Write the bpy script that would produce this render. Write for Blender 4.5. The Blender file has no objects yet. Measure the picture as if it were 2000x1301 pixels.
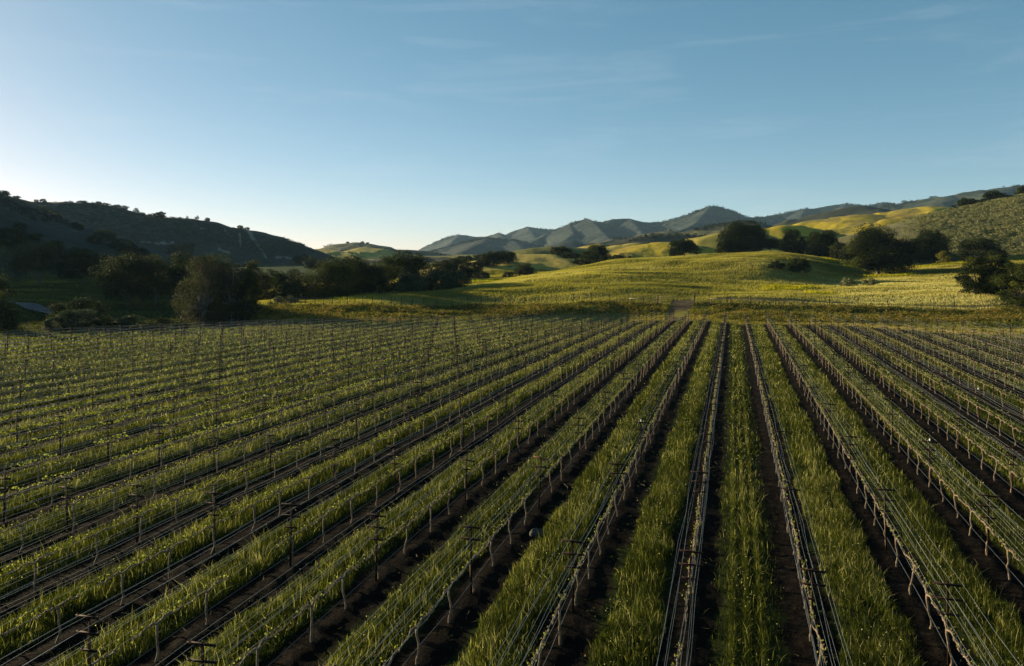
import bpy, math, random
import numpy as np
R = math.radians
random.seed(7)
rng = np.random.default_rng(11)

# ------------------------------------------------------------------ camera, sky, sun, exposure
F = 1380.0            # focal length in photo pixels (photo 2000 px wide)
CX, HY = 1000.0, 495.0
CZ = 9.5              # camera height above the near vineyard floor
SUN_AZ, SUN_EL = -55.0, 11.5   # degrees from the view axis (+Y), negative = left
scene = bpy.context.scene
cam_data = bpy.data.cameras.new('camera')
cam = bpy.data.objects.new('camera', cam_data)
scene.collection.objects.link(cam)
cam.location = (0, 0, CZ)
cam.rotation_euler = (R(90), 0, 0)
cam_data.sensor_width = 36.0
cam_data.lens = 36.0 * F / 2000.0
cam_data.shift_y = -(650.5 - HY) / 2000.0
cam_data.clip_start = 0.1
cam_data.clip_end = 40000
scene.camera = cam

world = bpy.data.worlds.new('World')
scene.world = world
world.use_nodes = True
wt = world.node_tree
wt.nodes.clear()
def wn(t, **kw):
    n = wt.nodes.new(t)
    for k, v in kw.items():
        setattr(n, k, v)
    return n
w_out = wn('ShaderNodeOutputWorld')
w_bg = wn('ShaderNodeBackground')
w_sky = wn('ShaderNodeTexSky', sky_type='NISHITA', sun_disc=False)
w_sky.sun_elevation = R(SUN_EL)
w_sky.sun_rotation = R(SUN_AZ)
w_sky.altitude = 200
w_sky.air_density = 0.6
w_sky.dust_density = 0.2
w_sky.ozone_density = 1.0
w_bg.inputs['Strength'].default_value = 0.055
# grade of the clear evening sky: a power curve per channel
w_sep = wn('ShaderNodeSeparateColor'); w_com = wn('ShaderNodeCombineColor')
wt.links.new(w_sky.outputs[0], w_sep.inputs[0])
for i_, (a_, g_) in enumerate([(.90, .96), (.84, .70), (.835, .66)]):
    m1 = wn('ShaderNodeMath', operation='MULTIPLY'); m1.inputs[1].default_value = 0.14
    m2 = wn('ShaderNodeMath', operation='POWER'); m2.inputs[1].default_value = g_
    m3 = wn('ShaderNodeMath', operation='MULTIPLY'); m3.inputs[1].default_value = 0.975 * a_ / (0.055 * 2 ** 1.5)
    wt.links.new(w_sep.outputs[i_], m1.inputs[0]); wt.links.new(m1.outputs[0], m2.inputs[0])
    wt.links.new(m2.outputs[0], m3.inputs[0]); wt.links.new(m3.outputs[0], w_com.inputs[i_])
# thin cirrus: noise on the sky direction
w_tc = wn('ShaderNodeTexCoord')
w_map = wn('ShaderNodeMapping')
w_map.inputs['Rotation'].default_value = (0, R(-9), 0)
w_map.inputs['Location'].default_value = (.35, .0, 0)
w_map.inputs['Scale'].default_value = (2.2, 2.2, 17.0)
w_noise = wn('ShaderNodeTexNoise')
w_noise.inputs['Scale'].default_value = 1.5
w_noise.inputs['Detail'].default_value = 6
w_noise.inputs['Roughness'].default_value = 0.62
w_noise.inputs['Distortion'].default_value = 0.5
w_ramp = wn('ShaderNodeValToRGB')
w_ramp.color_ramp.elements[0].position = 0.52
w_ramp.color_ramp.elements[1].position = 0.80
w_ramp.color_ramp.elements[0].color = (0, 0, 0, 1)
w_ramp.color_ramp.elements[1].color = (0.16, 0.16, 0.16, 1)
w_mix = wn('ShaderNodeMixRGB')
w_mix.inputs[2].default_value = (4.6, 5.2, 5.6, 1)
wt.links.new(w_tc.outputs['Generated'], w_map.inputs[0])
wt.links.new(w_map.outputs[0], w_noise.inputs[0])
wt.links.new(w_noise.outputs[0], w_ramp.inputs[0])
wt.links.new(w_ramp.outputs[0], w_mix.inputs[0])
wt.links.new(w_com.outputs[0], w_mix.inputs[1])
wt.links.new(w_mix.outputs[0], w_bg.inputs[0])
wt.links.new(w_bg.outputs[0], w_out.inputs[0])

sun_data = bpy.data.lights.new('sun', 'SUN')
sun_data.energy = 5.0
sun_data.angle = R(0.6)
sun_data.color = (1.0, 0.79, 0.48)
sun = bpy.data.objects.new('sun', sun_data)
scene.collection.objects.link(sun)
sun.location = (-100, 50, 120)
sun.rotation_euler = (R(90 - SUN_EL), 0, R(180 - SUN_AZ) )   # light comes from azimuth SUN_AZ

scene.view_settings.view_transform = 'Standard'
scene.view_settings.look = 'None'
scene.view_settings.gamma = 1
scene.view_settings.exposure = 1.5
scene.cycles.max_bounces = 5
scene.cycles.diffuse_bounces = 1
scene.cycles.transparent_max_bounces = 6

# ------------------------------------------------------------------ numpy helpers
def hash2(i, j, seed):
    h = (i.astype(np.int64) * 374761393 + j.astype(np.int64) * 668265263 + seed * 974634777) & 0xffffffff
    h = ((h ^ (h >> 13)) * 1274126177) & 0xffffffff
    return ((h ^ (h >> 16)) & 0xffff) / 65535.0
def vnoise(x, y, seed=0):
    xi, yi = np.floor(x), np.floor(y)
    fx, fy = x - xi, y - yi
    fx = fx * fx * (3 - 2 * fx); fy = fy * fy * (3 - 2 * fy)
    a = hash2(xi, yi, seed); b = hash2(xi + 1, yi, seed)
    c = hash2(xi, yi + 1, seed); d = hash2(xi + 1, yi + 1, seed)
    return (a * (1 - fx) + b * fx) * (1 - fy) + (c * (1 - fx) + d * fx) * fy
def fbm(x, y, o=4, seed=0):
    s, a, t = 0.0, 1.0, 0.0
    for k in range(o):
        s = s + a * vnoise(x * 2 ** k + 17.3 * k, y * 2 ** k - 9.1 * k, seed + k); t += a; a *= 0.5
    return s / t
def ridged(x, y, o=4, seed=0):
    s, a, t = 0.0, 1.0, 0.0
    for k in range(o):
        s = s + a * (1 - np.abs(2 * vnoise(x * 2 ** k + 5.3 * k, y * 2 ** k + 3.7 * k, seed + k) - 1)); t += a; a *= 0.5
    return s / t
def sstep(a, b, x):
    t = np.clip((x - a) / (b - a), 0, 1)
    return t * t * (3 - 2 * t)
def P(px, y, d):
    """a point seen at photo pixel (px, y) that stands d metres ahead"""
    return ((px - CX) / F * d, d, CZ - (y - HY) * d / F)

def link(o, parent=None):
    scene.collection.objects.link(o)
    if parent is not None:
        o.parent = parent
    return o
def make_mesh(name, V, quads=None, tris=None, mats=(), attrs=None, smooth=False, matidx=None):
    me = bpy.data.meshes.new(name)
    V = np.asarray(V, dtype=np.float32)
    q = np.zeros((0, 4), np.int32) if quads is None else np.asarray(quads, np.int32).reshape(-1, 4)
    t = np.zeros((0, 3), np.int32) if tris is None else np.asarray(tris, np.int32).reshape(-1, 3)
    me.vertices.add(len(V)); me.vertices.foreach_set('co', V.ravel())
    nl = q.size + t.size
    me.loops.add(nl); me.loops.foreach_set('vertex_index', np.concatenate([q.ravel(), t.ravel()]))
    me.polygons.add(len(q) + len(t))
    ls = np.concatenate([np.arange(len(q)) * 4, q.size + np.arange(len(t)) * 3]).astype(np.int32)
    me.polygons.foreach_set('loop_start', ls)
    if smooth:
        me.polygons.foreach_set('use_smooth', np.ones(len(ls), bool))
    for m in mats:
        me.materials.append(m)
    if matidx is not None:
        me.polygons.foreach_set('material_index', np.asarray(matidx, np.int32))
    for k, a in (attrs or {}).items():
        at = me.attributes.new(k, 'FLOAT', 'POINT')
        at.data.foreach_set('value', np.asarray(a, np.float32))
    me.update(calc_edges=True)
    return me
def mesh_obj(name, me, parent=None, **props):
    o = bpy.data.objects.new(name, me)
    link(o, parent)
    for k, v in props.items():
        o[k] = v
    return o
def empty(name, loc, rz=0, **props):
    o = bpy.data.objects.new(name, None)
    o.empty_display_size = 0.3
    o.location = loc; o.rotation_euler = (0, 0, rz)
    link(o)
    for k, v in props.items():
        o[k] = v
    return o

class Geo:
    """collects vertices, quads, tris and a per-vertex tint"""
    def __init__(s):
        s.V, s.Q, s.T, s.A, s.n = [], [], [], [], 0
    def add(s, V, Q=None, T=None, tint=0.5):
        V = np.asarray(V, float).reshape(-1, 3)
        if Q is not None and len(Q): s.Q.append(np.asarray(Q, int).reshape(-1, 4) + s.n)
        if T is not None and len(T): s.T.append(np.asarray(T, int).reshape(-1, 3) + s.n)
        s.V.append(V); s.A.append(np.broadcast_to(np.asarray(tint, float), (len(V),)).copy()); s.n += len(V)
    def tube(s, pts, rad, n=5, tint=0.5, cap=True):
        pts = np.asarray(pts, float); m = len(pts)
        rad = np.broadcast_to(np.asarray(rad, float), (m,))
        d = np.gradient(pts, axis=0); d /= np.linalg.norm(d, axis=1)[:, None] + 1e-9
        up = np.where(np.abs(d[:, 2:3]) > 0.9, np.array([[1.0, 0, 0]]), np.array([[0, 0, 1.0]]))
        a = np.cross(d, up); a /= np.linalg.norm(a, axis=1)[:, None] + 1e-9
        b = np.cross(d, a)
        th = np.arange(n) / n * 2 * np.pi
        V = pts[:, None] + rad[:, None, None] * (np.cos(th)[None, :, None] * a[:, None] + np.sin(th)[None, :, None] * b[:, None])
        i = np.arange(m - 1)[:, None] * n; j = np.arange(n)[None]
        Q = np.stack([i + j, i + (j + 1) % n, i + n + (j + 1) % n, i + n + j], -1).reshape(-1, 4)
        V = V.reshape(-1, 3); T = []
        if cap:
            V = np.vstack([V, pts[0], pts[-1]])
            c0, c1 = m * n, m * n + 1
            T = [(c0, (k + 1) % n, k) for k in range(n)] + [(c1, (m - 1) * n + k, (m - 1) * n + (k + 1) % n) for k in range(n)]
        s.add(V, Q, T, tint)
    def box(s, c, size, rz=0, tint=0.5, bev=0.0):
        x, y, z = [k / 2 for k in size]
        if bev > 0:
            b = min(bev, x * .6, y * .6)
            pr = [(-x + b, -y), (x - b, -y), (x, -y + b), (x, y - b), (x - b, y), (-x + b, y), (-x, y - b), (-x, -y + b)]
        else:
            pr = [(-x, -y), (x, -y), (x, y), (-x, y)]
        n = len(pr); c_, s_ = math.cos(rz), math.sin(rz)
        V = [(c[0] + p[0] * c_ - p[1] * s_, c[1] + p[0] * s_ + p[1] * c_, c[2] + zz) for zz in (-z, z) for p in pr]
        V += [(c[0], c[1], c[2] - z), (c[0], c[1], c[2] + z)]
        Q = [(k, (k + 1) % n, n + (k + 1) % n, n + k) for k in range(n)]
        T = [(2 * n, (k + 1) % n, k) for k in range(n)] + [(2 * n + 1, n + k, n + (k + 1) % n) for k in range(n)]
        s.add(V, Q, T, tint)
    def quads(s, C, size, tint, up=0.3, aspect=1.6, out=None, rg=rng):
        """leaf-like quads (rhombi) centred on C"""
        n = len(C)
        nr = rg.normal(size=(n, 3)); nr[:, 2] += up
        if out is not None: nr += out
        nr /= np.linalg.norm(nr, axis=1)[:, None]
        r = rg.normal(size=(n, 3))
        a = np.cross(nr, r); a /= np.linalg.norm(a, axis=1)[:, None] + 1e-9
        b = np.cross(nr, a)
        L = (np.broadcast_to(size, (n,)) * rg.uniform(0.7, 1.35, n))[:, None]
        V = np.stack([C - a * L * .5, C + b * L * .5 / aspect, C + a * L * .5, C - b * L * .5 / aspect], 1).reshape(-1, 3)
        s.add(V, np.arange(4 * n).reshape(n, 4), None, np.repeat(np.broadcast_to(tint, (n,)), 4))
    def arrays(s):
        return (np.vstack(s.V), np.vstack(s.Q) if s.Q else None, np.vstack(s.T) if s.T else None, np.concatenate(s.A))
    def mesh(s, name, mats, smooth=False):
        V, Q, T, A = s.arrays()
        return make_mesh(name, V, Q, T, mats, {'tint': A}, smooth)

# ------------------------------------------------------------------ materials
def new_mat(name):
    m = bpy.data.materials.new(name); m.use_nodes = True
    nt = m.node_tree; nt.nodes.clear()
    out = nt.nodes.new('ShaderNodeOutputMaterial')
    return m, nt, out
def ramp(nt, stops, interp='LINEAR'):
    r = nt.nodes.new('ShaderNodeValToRGB'); r.color_ramp.interpolation = interp
    e = r.color_ramp.elements
    while len(e) < len(stops): e.new(0.5)
    for k, (p, c) in enumerate(stops):
        e[k].position = p; e[k].color = (*c, 1) if len(c) == 3 else c
    return r
def attr(nt, name):
    a = nt.nodes.new('ShaderNodeAttribute'); a.attribute_name = name
    return a.outputs['Fac']
def noise(nt, scale, detail=4, rough=.6, vec=None, dist=0.0):
    n = nt.nodes.new('ShaderNodeTexNoise')
    n.inputs['Scale'].default_value = scale; n.inputs['Detail'].default_value = detail
    n.inputs['Roughness'].default_value = rough; n.inputs['Distortion'].default_value = dist
    if vec is None:
        vec = nt.nodes.new('ShaderNodeNewGeometry').outputs['Position']
    nt.links.new(vec, n.inputs['Vector'])
    return n.outputs['Fac']
def mixc(nt, fac, a, b, mode='MIX'):
    m = nt.nodes.new('ShaderNodeMixRGB'); m.blend_type = mode
    for i, v in ((0, fac), (1, a), (2, b)):
        if hasattr(v, 'is_linked') or hasattr(v, 'node'): nt.links.new(v, m.inputs[i])
        elif i == 0: m.inputs[0].default_value = v
        else: m.inputs[i].default_value = (*v, 1)
    return m.outputs[0]
def math_(nt, op, a, b=None, clamp=False):
    m = nt.nodes.new('ShaderNodeMath'); m.operation = op; m.use_clamp = clamp
    for i, v in ((0, a), (1, b)):
        if v is None: continue
        if hasattr(v, 'node'): nt.links.new(v, m.inputs[i])
        else: m.inputs[i].default_value = v
    return m.outputs[0]
def leafy(name, stops, trans=0.35, rough=0.7, patch=0.0, spec=0.06, patch_scale=0.15):
    """foliage: colour from the per-leaf tint, part of the light passes through"""
    m, nt, out = new_mat(name)
    fac = attr(nt, 'tint')
    if patch:
        n = noise(nt, patch_scale, 3)
        n = math_(nt, 'MULTIPLY', math_(nt, 'SUBTRACT', n, 0.5), patch)
        fac = math_(nt, 'ADD', fac, n, True)
    r = ramp(nt, stops); nt.links.new(fac, r.inputs[0])
    b = nt.nodes.new('ShaderNodeBsdfPrincipled')
    b.inputs['Roughness'].default_value = rough
    b.inputs['Specular IOR Level'].default_value = spec
    nt.links.new(r.outputs[0], b.inputs['Base Color'])
    t = nt.nodes.new('ShaderNodeBsdfTranslucent')
    col = mixc(nt, 1.0, r.outputs[0], (1.25, 1.35, 0.7), 'MULTIPLY')
    nt.links.new(col, t.inputs[0])
    mx = nt.nodes.new('ShaderNodeMixShader'); mx.inputs[0].default_value = trans
    nt.links.new(b.outputs[0], mx.inputs[1]); nt.links.new(t.outputs[0], mx.inputs[2])
    nt.links.new(mx.outputs[0], out.inputs[0])
    return m
def solid(name, c1, c2, scale=4, rough=0.8, metal=0.0, bump=0.0, spec=0.3):
    m, nt, out = new_mat(name)
    n = noise(nt, scale, 4)
    r = ramp(nt, [(0.3, c1), (0.7, c2)]); nt.links.new(n, r.inputs[0])
    b = nt.nodes.new('ShaderNodeBsdfPrincipled')
    b.inputs['Roughness'].default_value = rough; b.inputs['Metallic'].default_value = metal
    b.inputs['Specular IOR Level'].default_value = spec
    nt.links.new(r.outputs[0], b.inputs['Base Color'])
    if bump:
        bp = nt.nodes.new('ShaderNodeBump'); bp.inputs['Strength'].default_value = bump
        bp.inputs['Distance'].default_value = 0.1
        nt.links.new(n, bp.inputs['Height']); nt.links.new(bp.outputs[0], b.inputs['Normal'])
    nt.links.new(b.outputs[0], out.inputs[0])
    return m

M = {}
M['strip_grass'] = leafy('strip grass', [(0.0, (.012, .017, .004)), (.42, (.048, .060, .009)), (.74, (.125, .130, .022)), (1.0, (.38, .35, .17))], .40, patch=.6)
M['meadow_blades'] = leafy('meadow grass', [(0.0, (.05, .05, .012)), (.3, (.155, .145, .030)), (.62, (.31, .27, .078)), (1.0, (.44, .40, .18))], .35, patch=.0)
M['yellow_leaf'] = leafy('yellowish leaves', [(0.0, (.05, .06, .01)), (1.0, (.20, .17, .02))], .25)
M['seed'] = leafy('seed heads', [(0.0, (.16, .16, .05)), (1.0, (.50, .47, .26))], .4)
M['mustard'] = leafy('mustard bloom', [(0.0, (.07, .09, .01)), (.45, (.24, .24, .01)), (1.0, (.60, .47, .012))], .3)
M['bank_weed'] = leafy('bank weeds', [(0.0, (.032, .034, .009)), (.45, (.10, .10, .02)), (.75, (.25, .20, .05)), (1.0, (.26, .13, .05))], .35, patch=.7)
M['oak_leaf'] = leafy('oak leaves', [(0.0, (.006, .011, .004)), (.6, (.017, .027, .007)), (1.0, (.070, .080, .014))], .24)
M['lime_leaf'] = leafy('bright leaves', [(0.0, (.010, .016, .004)), (.6, (.036, .048, .009)), (1.0, (.105, .115, .018))], .22)
M['olive_leaf'] = leafy('olive leaves', [(0.0, (.018, .022, .008)), (1.0, (.062, .064, .022))], .22)
M['willow_leaf'] = leafy('willow leaves', [(0.0, (.018, .030, .018)), (1.0, (.060, .080, .045))], .2)
M['moss_leaf'] = leafy('lichen', [(0.0, (.018, .020, .012)), (1.0, (.085, .080, .046))], .22)
M['sage_leaf'] = leafy('sage leaves', [(0.0, (.06, .065, .028)), (.6, (.18, .185, .085)), (1.0, (.28, .27, .15))], .2)
M['scrub_leaf'] = leafy('scrub leaves', [(0.0, (.008, .013, .009)), (1.0, (.028, .038, .022))], .15)
M['vine_leaf'] = leafy('young vine leaves', [(0.0, (.09, .11, .02)), (1.0, (.27, .28, .075))], .4)
M['bark'] = solid('bark', (.05, .04, .03), (.12, .10, .08), 2, .9)
M['pale_bark'] = solid('pale bark', (.07, .066, .06), (.17, .16, .145), 2, .9)
M['vine_bark'] = solid('vine bark', (.06, .042, .028), (.22, .165, .105), 14, .85)
M['rust'] = solid('rusty steel', (.014, .008, .007), (.034, .017, .012), 12, .75, .0, spec=.1)
M['orange_rust'] = solid('orange rusted steel', (.10, .035, .02), (.17, .06, .03), 12, .6, .2)
M['wire'] = solid('galvanised wire', (.15, .18, .19), (.27, .31, .32), 6, .45, .3, spec=.5)
M['hose'] = solid('drip hose', (.02, .02, .022), (.05, .05, .055), 6, .4, spec=.6)
M['cap'] = solid('white cap', (.75, .77, .76), (.82, .82, .80), 6, .5)
M['wood'] = solid('weathered wood', (.06, .035, .025), (.14, .08, .05), 8, .85)
M['rail'] = solid('pale gate pipe', (.16, .125, .075), (.26, .20, .12), 8, .5)
M['rock'] = solid('grey rock', (.020, .022, .023), (.05, .05, .05), 6, .9, bump=.5)
M['asphalt'] = solid('asphalt', (.035, .038, .044), (.055, .058, .064), 1.5, .85)

# ------------------------------------------------------------------ vineyard lattice
TH = math.atan(432 / F)          # the rows run 17.4 degrees to the right of the view axis
CT, ST = math.cos(TH), math.sin(TH)
def uv(X, Y): return X * CT - Y * ST, X * ST + Y * CT
def xy(u, v): return u * CT + v * ST, -u * ST + v * CT
SP, U0, PV, V0 = 2.9, 1.8, 7.05, 18.3    # row spacing, first row, post spacing, first post line
K0, K1 = -26, 17
def v_end(u):
    return np.interp(u, [-80, -62, -53, -43, -34, -21, -10, -4, 1, 16, 30, 45], [92, 100, 106, 114, 122, 128, 124, 120, 111, 111, 101, 96])

def crest_q(u, v):
    return (u + 72) * (-.874) + (v - 54) * .487 - 2.0
def field_z(X, Y):
    u, v = uv(X, Y)
    a = np.interp(u, [-70, -45, -21, -10, 5, 40], [.026, .0315, .030, .021, .013, .012])
    t = np.clip((v - 18) / 110, 0, 2)
    z = CZ - 9.5 - a * 110 * t ** 1.3
    q = np.clip(crest_q(u, v), 0, 12)
    z = z - 0.017 * q * q
    return z

COLS = {   # photo column -> [(distance, z relative to the camera), ...]
 -2500: [(40, -11), (100, -13), (400, -11), (900, -5), (9000, -5)],
 -400: [(60, -12), (100, -13.5), (160, -13), (250, -11), (400, -9), (900, -5), (9000, -5)],
 0:    [(85, -11.9), (100, -12.1), (115, -12.6), (160, -12.4), (250, -10), (400, -8), (900, -5), (9000, -5)],
 200:  [(90, -12.5), (120, -13.5), (160, -13), (250, -10.5), (400, -8), (900, -5), (9000, -5)],
 400:  [(100, -12.8), (127, -13.4), (170, -13), (250, -11), (400, -9), (900, -5), (9000, -5)],
 520:  [(110, -12.4), (120, -12.8), (130, -12.2), (145, -11), (180, -12), (250, -11.5), (400, -9.5), (500, -9), (900, -5), (9000, -5)],
 700:  [(110, -12), (118, -12.4), (126, -12.1), (142, -10.2), (152, -10.0), (175, -10.3), (200, -11), (300, -11.5), (450, -9), (900, -5), (9000, -5)],
 900:  [(118, -12.1), (128, -12.3), (135, -11.9), (146, -10.1), (170, -9.3), (185, -9.2), (215, -11), (245, -9.9), (300, -9), (450, -7), (900, -4), (9000, -4)],
 1050: [(118, -12), (127, -12.1), (133, -11.5), (143, -9.8), (165, -8.2), (195, -6), (206, -5.7), (235, -8), (270, -8), (350, -8), (900, 0), (9000, 0)],
 1200: [(116, -11.8), (126, -12), (133, -11.2), (141, -9.6), (165, -7.6), (200, -4.2), (225, -2.8), (235, -2.7), (280, -5), (330, -5), (900, 6), (9000, 6)],
 1340: [(112, -11.3), (124, -11.2), (130, -10.5), (136, -9.8), (165, -7.8), (180, -6.9), (205, -3.2), (250, -1.6), (300, -1.6), (350, -1.5), (900, 10), (9000, 10)],
 1480: [(108, -10.9), (118, -10.9), (124, -10.3), (130, -9.3), (160, -8.1), (178, -7.1), (205, -2.4), (230, -1.0), (280, .4), (330, .6), (400, 1), (900, 14), (9000, 14)],
 1580: [(108, -10.8), (118, -10.9), (123, -10.3), (129, -9.4), (160, -8.4), (185, -7.8), (205, -5.6), (228, -2.8), (280, -.8), (350, 0), (900, 15), (9000, 15)],
 1640: [(106, -10.8), (116, -10.9), (123, -10.2), (128, -9.4), (160, -8.4), (190, -8.0), (210, -6.9), (235, -4.6), (280, -2), (350, 0), (900, 16), (9000, 16)],
 1750: [(102, -10.7), (112, -10.8), (120, -10.0), (126, -9.3), (160, -8.2), (200, -7.2), (240, -5.2), (290, -3), (350, -1), (900, 18), (9000, 18)],
 1900: [(96, -10.6), (106, -10.7), (114, -10.0), (122, -9.2), (127, -8.9), (160, -7.9), (190, -6.7), (220, -4), (260, -1.8), (300, 0), (900, 20), (9000, 20)],
 2200: [(90, -10.6), (106, -10.2), (122, -9), (160, -7.5), (220, -3), (300, 2), (900, 24), (9000, 24)],
 4500: [(40, -10), (120, -9), (300, 0), (900, 20), (9000, 20)],
}
_pxs = np.array(sorted(COLS)); _ld = np.linspace(math.log(30), math.log(9000), 300)
_tab = np.array([np.interp(_ld, [math.log(a) for a, b in COLS[p]], [b for a, b in COLS[p]]) for p in _pxs])
_pg = np.arange(-2500, 4501, 20.0)
_T = np.empty((len(_pg), len(_ld)))
for i, p in enumerate(_pg):
    j = min(max(int(np.searchsorted(_pxs, p, side='right')) - 1, 0), len(_pxs) - 2)
    t = (p - _pxs[j]) / (_pxs[j + 1] - _pxs[j]); t = min(max(t, 0), 1)
    p0, p1 = _tab[j], _tab[j + 1]
    m0 = (_tab[j + 1] - _tab[max(j - 1, 0)]) / (_pxs[j + 1] - _pxs[max(j - 1, 0)]) * (_pxs[j + 1] - _pxs[j])
    m1 = (_tab[min(j + 2, len(_pxs) - 1)] - _tab[j]) / (_pxs[min(j + 2, len(_pxs) - 1)] - _pxs[j]) * (_pxs[j + 1] - _pxs[j])
    _T[i] = (2 * t ** 3 - 3 * t * t + 1) * p0 + (t ** 3 - 2 * t * t + t) * m0 + (-2 * t ** 3 + 3 * t * t) * p1 + (t ** 3 - t * t) * m1
for _ in range(2):
    _T[:, 1:-1] = (_T[:, :-2] + 2 * _T[:, 1:-1] + _T[:, 2:]) / 4
for _ in range(3):
    _T[1:-1] = (_T[:-2] + 2 * _T[1:-1] + _T[2:]) / 4
def base_z(X, Y):
    d = np.maximum(Y, 30.0)
    px = np.clip(CX + F * X / d, -2500, 4499)
    a = (px + 2500) / 20.0; b = (np.log(d) - _ld[0]) / (_ld[1] - _ld[0])
    i = np.clip(a.astype(int), 0, len(_pg) - 2); j = np.clip(b.astype(int), 0, len(_ld) - 2)
    fa, fb = np.clip(a - i, 0, 1), np.clip(b - j, 0, 1)
    z = (_T[i, j] * (1 - fa) + _T[i + 1, j] * fa) * (1 - fb) + (_T[i, j + 1] * (1 - fa) + _T[i + 1, j + 1] * fa) * fb
    return z + CZ
def edge_out(X, Y):
    """metres outside the vineyard (negative inside)"""
    u, v = uv(X, Y)
    e = v - (v_end(u) + 2.5)
    return np.maximum(np.maximum(e, crest_q(u, v) - 9), u - (U0 + 17.4 * SP))
def G0(X, Y):
    X = np.asarray(X, float); Y = np.asarray(Y, float)
    e = edge_out(X, Y)
    w = sstep(-1.0, 8.0, e)
    z = field_z(X, Y) * (1 - w) + base_z(X, Y) * w
    far = sstep(3, 25, e)
    z = z + far * ((fbm(X / 26, Y / 18, 3, 5) - .5) * 2.4 + (fbm(X / 9, Y / 7, 2, 9) - .5) * .3)
    return z

# ------------------------------------------------------------------ hills and mountains
def poly(pts):
    return np.array([P(*p) if len(p) == 3 else p[:3] for p in pts], float)   # 4-tuples are plain X, Y, Z
class Hill:
    def __init__(s, name, lines, front=.3, rnd=4, lam=60, amp=.25, mat='meadow', crest_n=0.0, seed=1, grid=None, res=(3, 60), depth=None, back=None):
        s.__dict__.update(locals()); s.lines = [poly(l) for l in lines]
    def z(s, X, Y):
        X = np.asarray(X, float); Y = np.asarray(Y, float)
        best = np.full(X.shape, -1e9); bd = np.full(X.shape, 1e9)
        wx = (fbm(X / s.lam, Y / s.lam, 3, s.seed + 50) - .5) * s.lam * .5
        wy = (fbm(X / s.lam, Y / s.lam, 3, s.seed + 70) - .5) * s.lam * .5
        for L in s.lines:
            for a, b in zip(L[:-1], L[1:]):
                dx, dy = b[0] - a[0], b[1] - a[1]; q = dx * dx + dy * dy + 1e-9
                t = np.clip(((X - a[0]) * dx + (Y - a[1]) * dy) / q, 0, 1)
                ds = np.hypot(X - a[0] - t * dx, Y - a[1] - t * dy)
                zz = a[2] + t * (b[2] - a[2]) - (np.sqrt((s.front * ds) ** 2 + s.rnd ** 2) - s.rnd)
                m = zz > best
                best = np.where(m, zz, best); bd = np.where(m, ds, bd)
        k = np.clip(bd * s.front / (s.lam * s.amp + 1e-6), 0, 1)
        n = (ridged((X + wx) / s.lam, (Y + wy) / s.lam, 5, s.seed) - .62) * s.lam * s.amp * k
        n2 = (fbm(X / s.lam * 6, Y / s.lam * 6, 3, s.seed + 9) - .5) * s.crest_n
        return best + n + n2
HILLS = []
def hill(*a, **k): HILLS.append(Hill(*a, **k))
# big shaded hill on the left, running on outside the frame towards the sun
_lh = [(0, 383, 600), (60, 393, 605), (110, 394.5, 620), (180, 397, 640), (215, 402, 650), (250, 412, 660), (300, 425, 665), (345, 433, 668)]
_lf = [(85, 436, 545), (120, 426, 560), (145, 430, 566), (170, 430, 572), (215, 426, 585), (262, 422.5, 600), (300, 424.5, 612), (340, 426, 622), (380, 428, 634), (415, 433, 644), (450, 443, 655), (490, 450, 664), (510, 457, 668), (530, 468, 672), (560, 487, 678), (590, 505, 684), (612, 516, 688), (640, 524, 690), (668, 530, 690)]
def crest_d(px):
    L = _lh if px < 290 else _lf
    return float(np.interp(px, [q[0] for q in L], [q[2] for q in L]))
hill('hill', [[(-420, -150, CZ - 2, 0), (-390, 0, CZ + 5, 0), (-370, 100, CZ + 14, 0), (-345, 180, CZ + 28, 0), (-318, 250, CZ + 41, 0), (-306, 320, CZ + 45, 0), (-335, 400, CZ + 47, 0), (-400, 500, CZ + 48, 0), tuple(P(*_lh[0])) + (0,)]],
     front=.43, rnd=6, lam=60, amp=.10, mat='shade', crest_n=1.0, seed=3, grid=(-640, -120, -200, 620, 4.0))  # run outside the frame is unseen, shaped to shade the left valley
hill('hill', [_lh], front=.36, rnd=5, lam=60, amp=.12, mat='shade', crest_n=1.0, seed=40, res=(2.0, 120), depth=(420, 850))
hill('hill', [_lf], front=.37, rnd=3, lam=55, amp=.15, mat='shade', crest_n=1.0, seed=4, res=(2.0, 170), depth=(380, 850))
hill('hill', [[(-120, 398, 440), (0, 409, 430), (45, 412, 425), (90, 437, 400), (150, 480, 365), (170, 500, 345)], [(118, 424, 520), (150, 440, 480), (200, 470, 430), (262, 503, 370)]],
     front=.42, rnd=2, lam=40, amp=.15, mat='shade', crest_n=.8, seed=6, res=(2.5, 90), depth=(300, 560))
# rolling hills of the middle distance
hill('hill', [[(905, 552, 335), (930, 535, 330), (950, 523, 325), (1000, 503, 325), (1040, 497, 330), (1075, 500, 330), (1100, 508, 330), (1130, 525, 330)]], front=.20, rnd=3, lam=40, amp=.06, mat='gold', seed=11, res=(3, 60), depth=(250, 420))
hill('hill', [[(985, 510, 430), (1000, 500, 430), (1020, 494, 430), (1050, 484, 435), (1080, 481, 440), (1110, 483, 450), (1150, 485, 450), (1190, 489, 460), (1230, 497, 460)]], front=.35, rnd=3, lam=50, amp=.10, mat='green', seed=12, depth=(360, 520))
hill('hill', [[(1130, 488, 560), (1150, 480, 560), (1170, 476.5, 560), (1195, 479, 560), (1220, 487, 560)]], front=.3, rnd=3, lam=50, amp=.1, mat='gold', seed=13, depth=(480, 640))
hill('hill', [[(1180, 492, 500), (1200, 485, 500), (1216, 478, 500), (1240, 474.5, 500), (1258, 477, 500), (1290, 485, 500)]], front=.33, rnd=3, lam=50, amp=.12, mat='gold', seed=14, depth=(420, 580))
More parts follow.
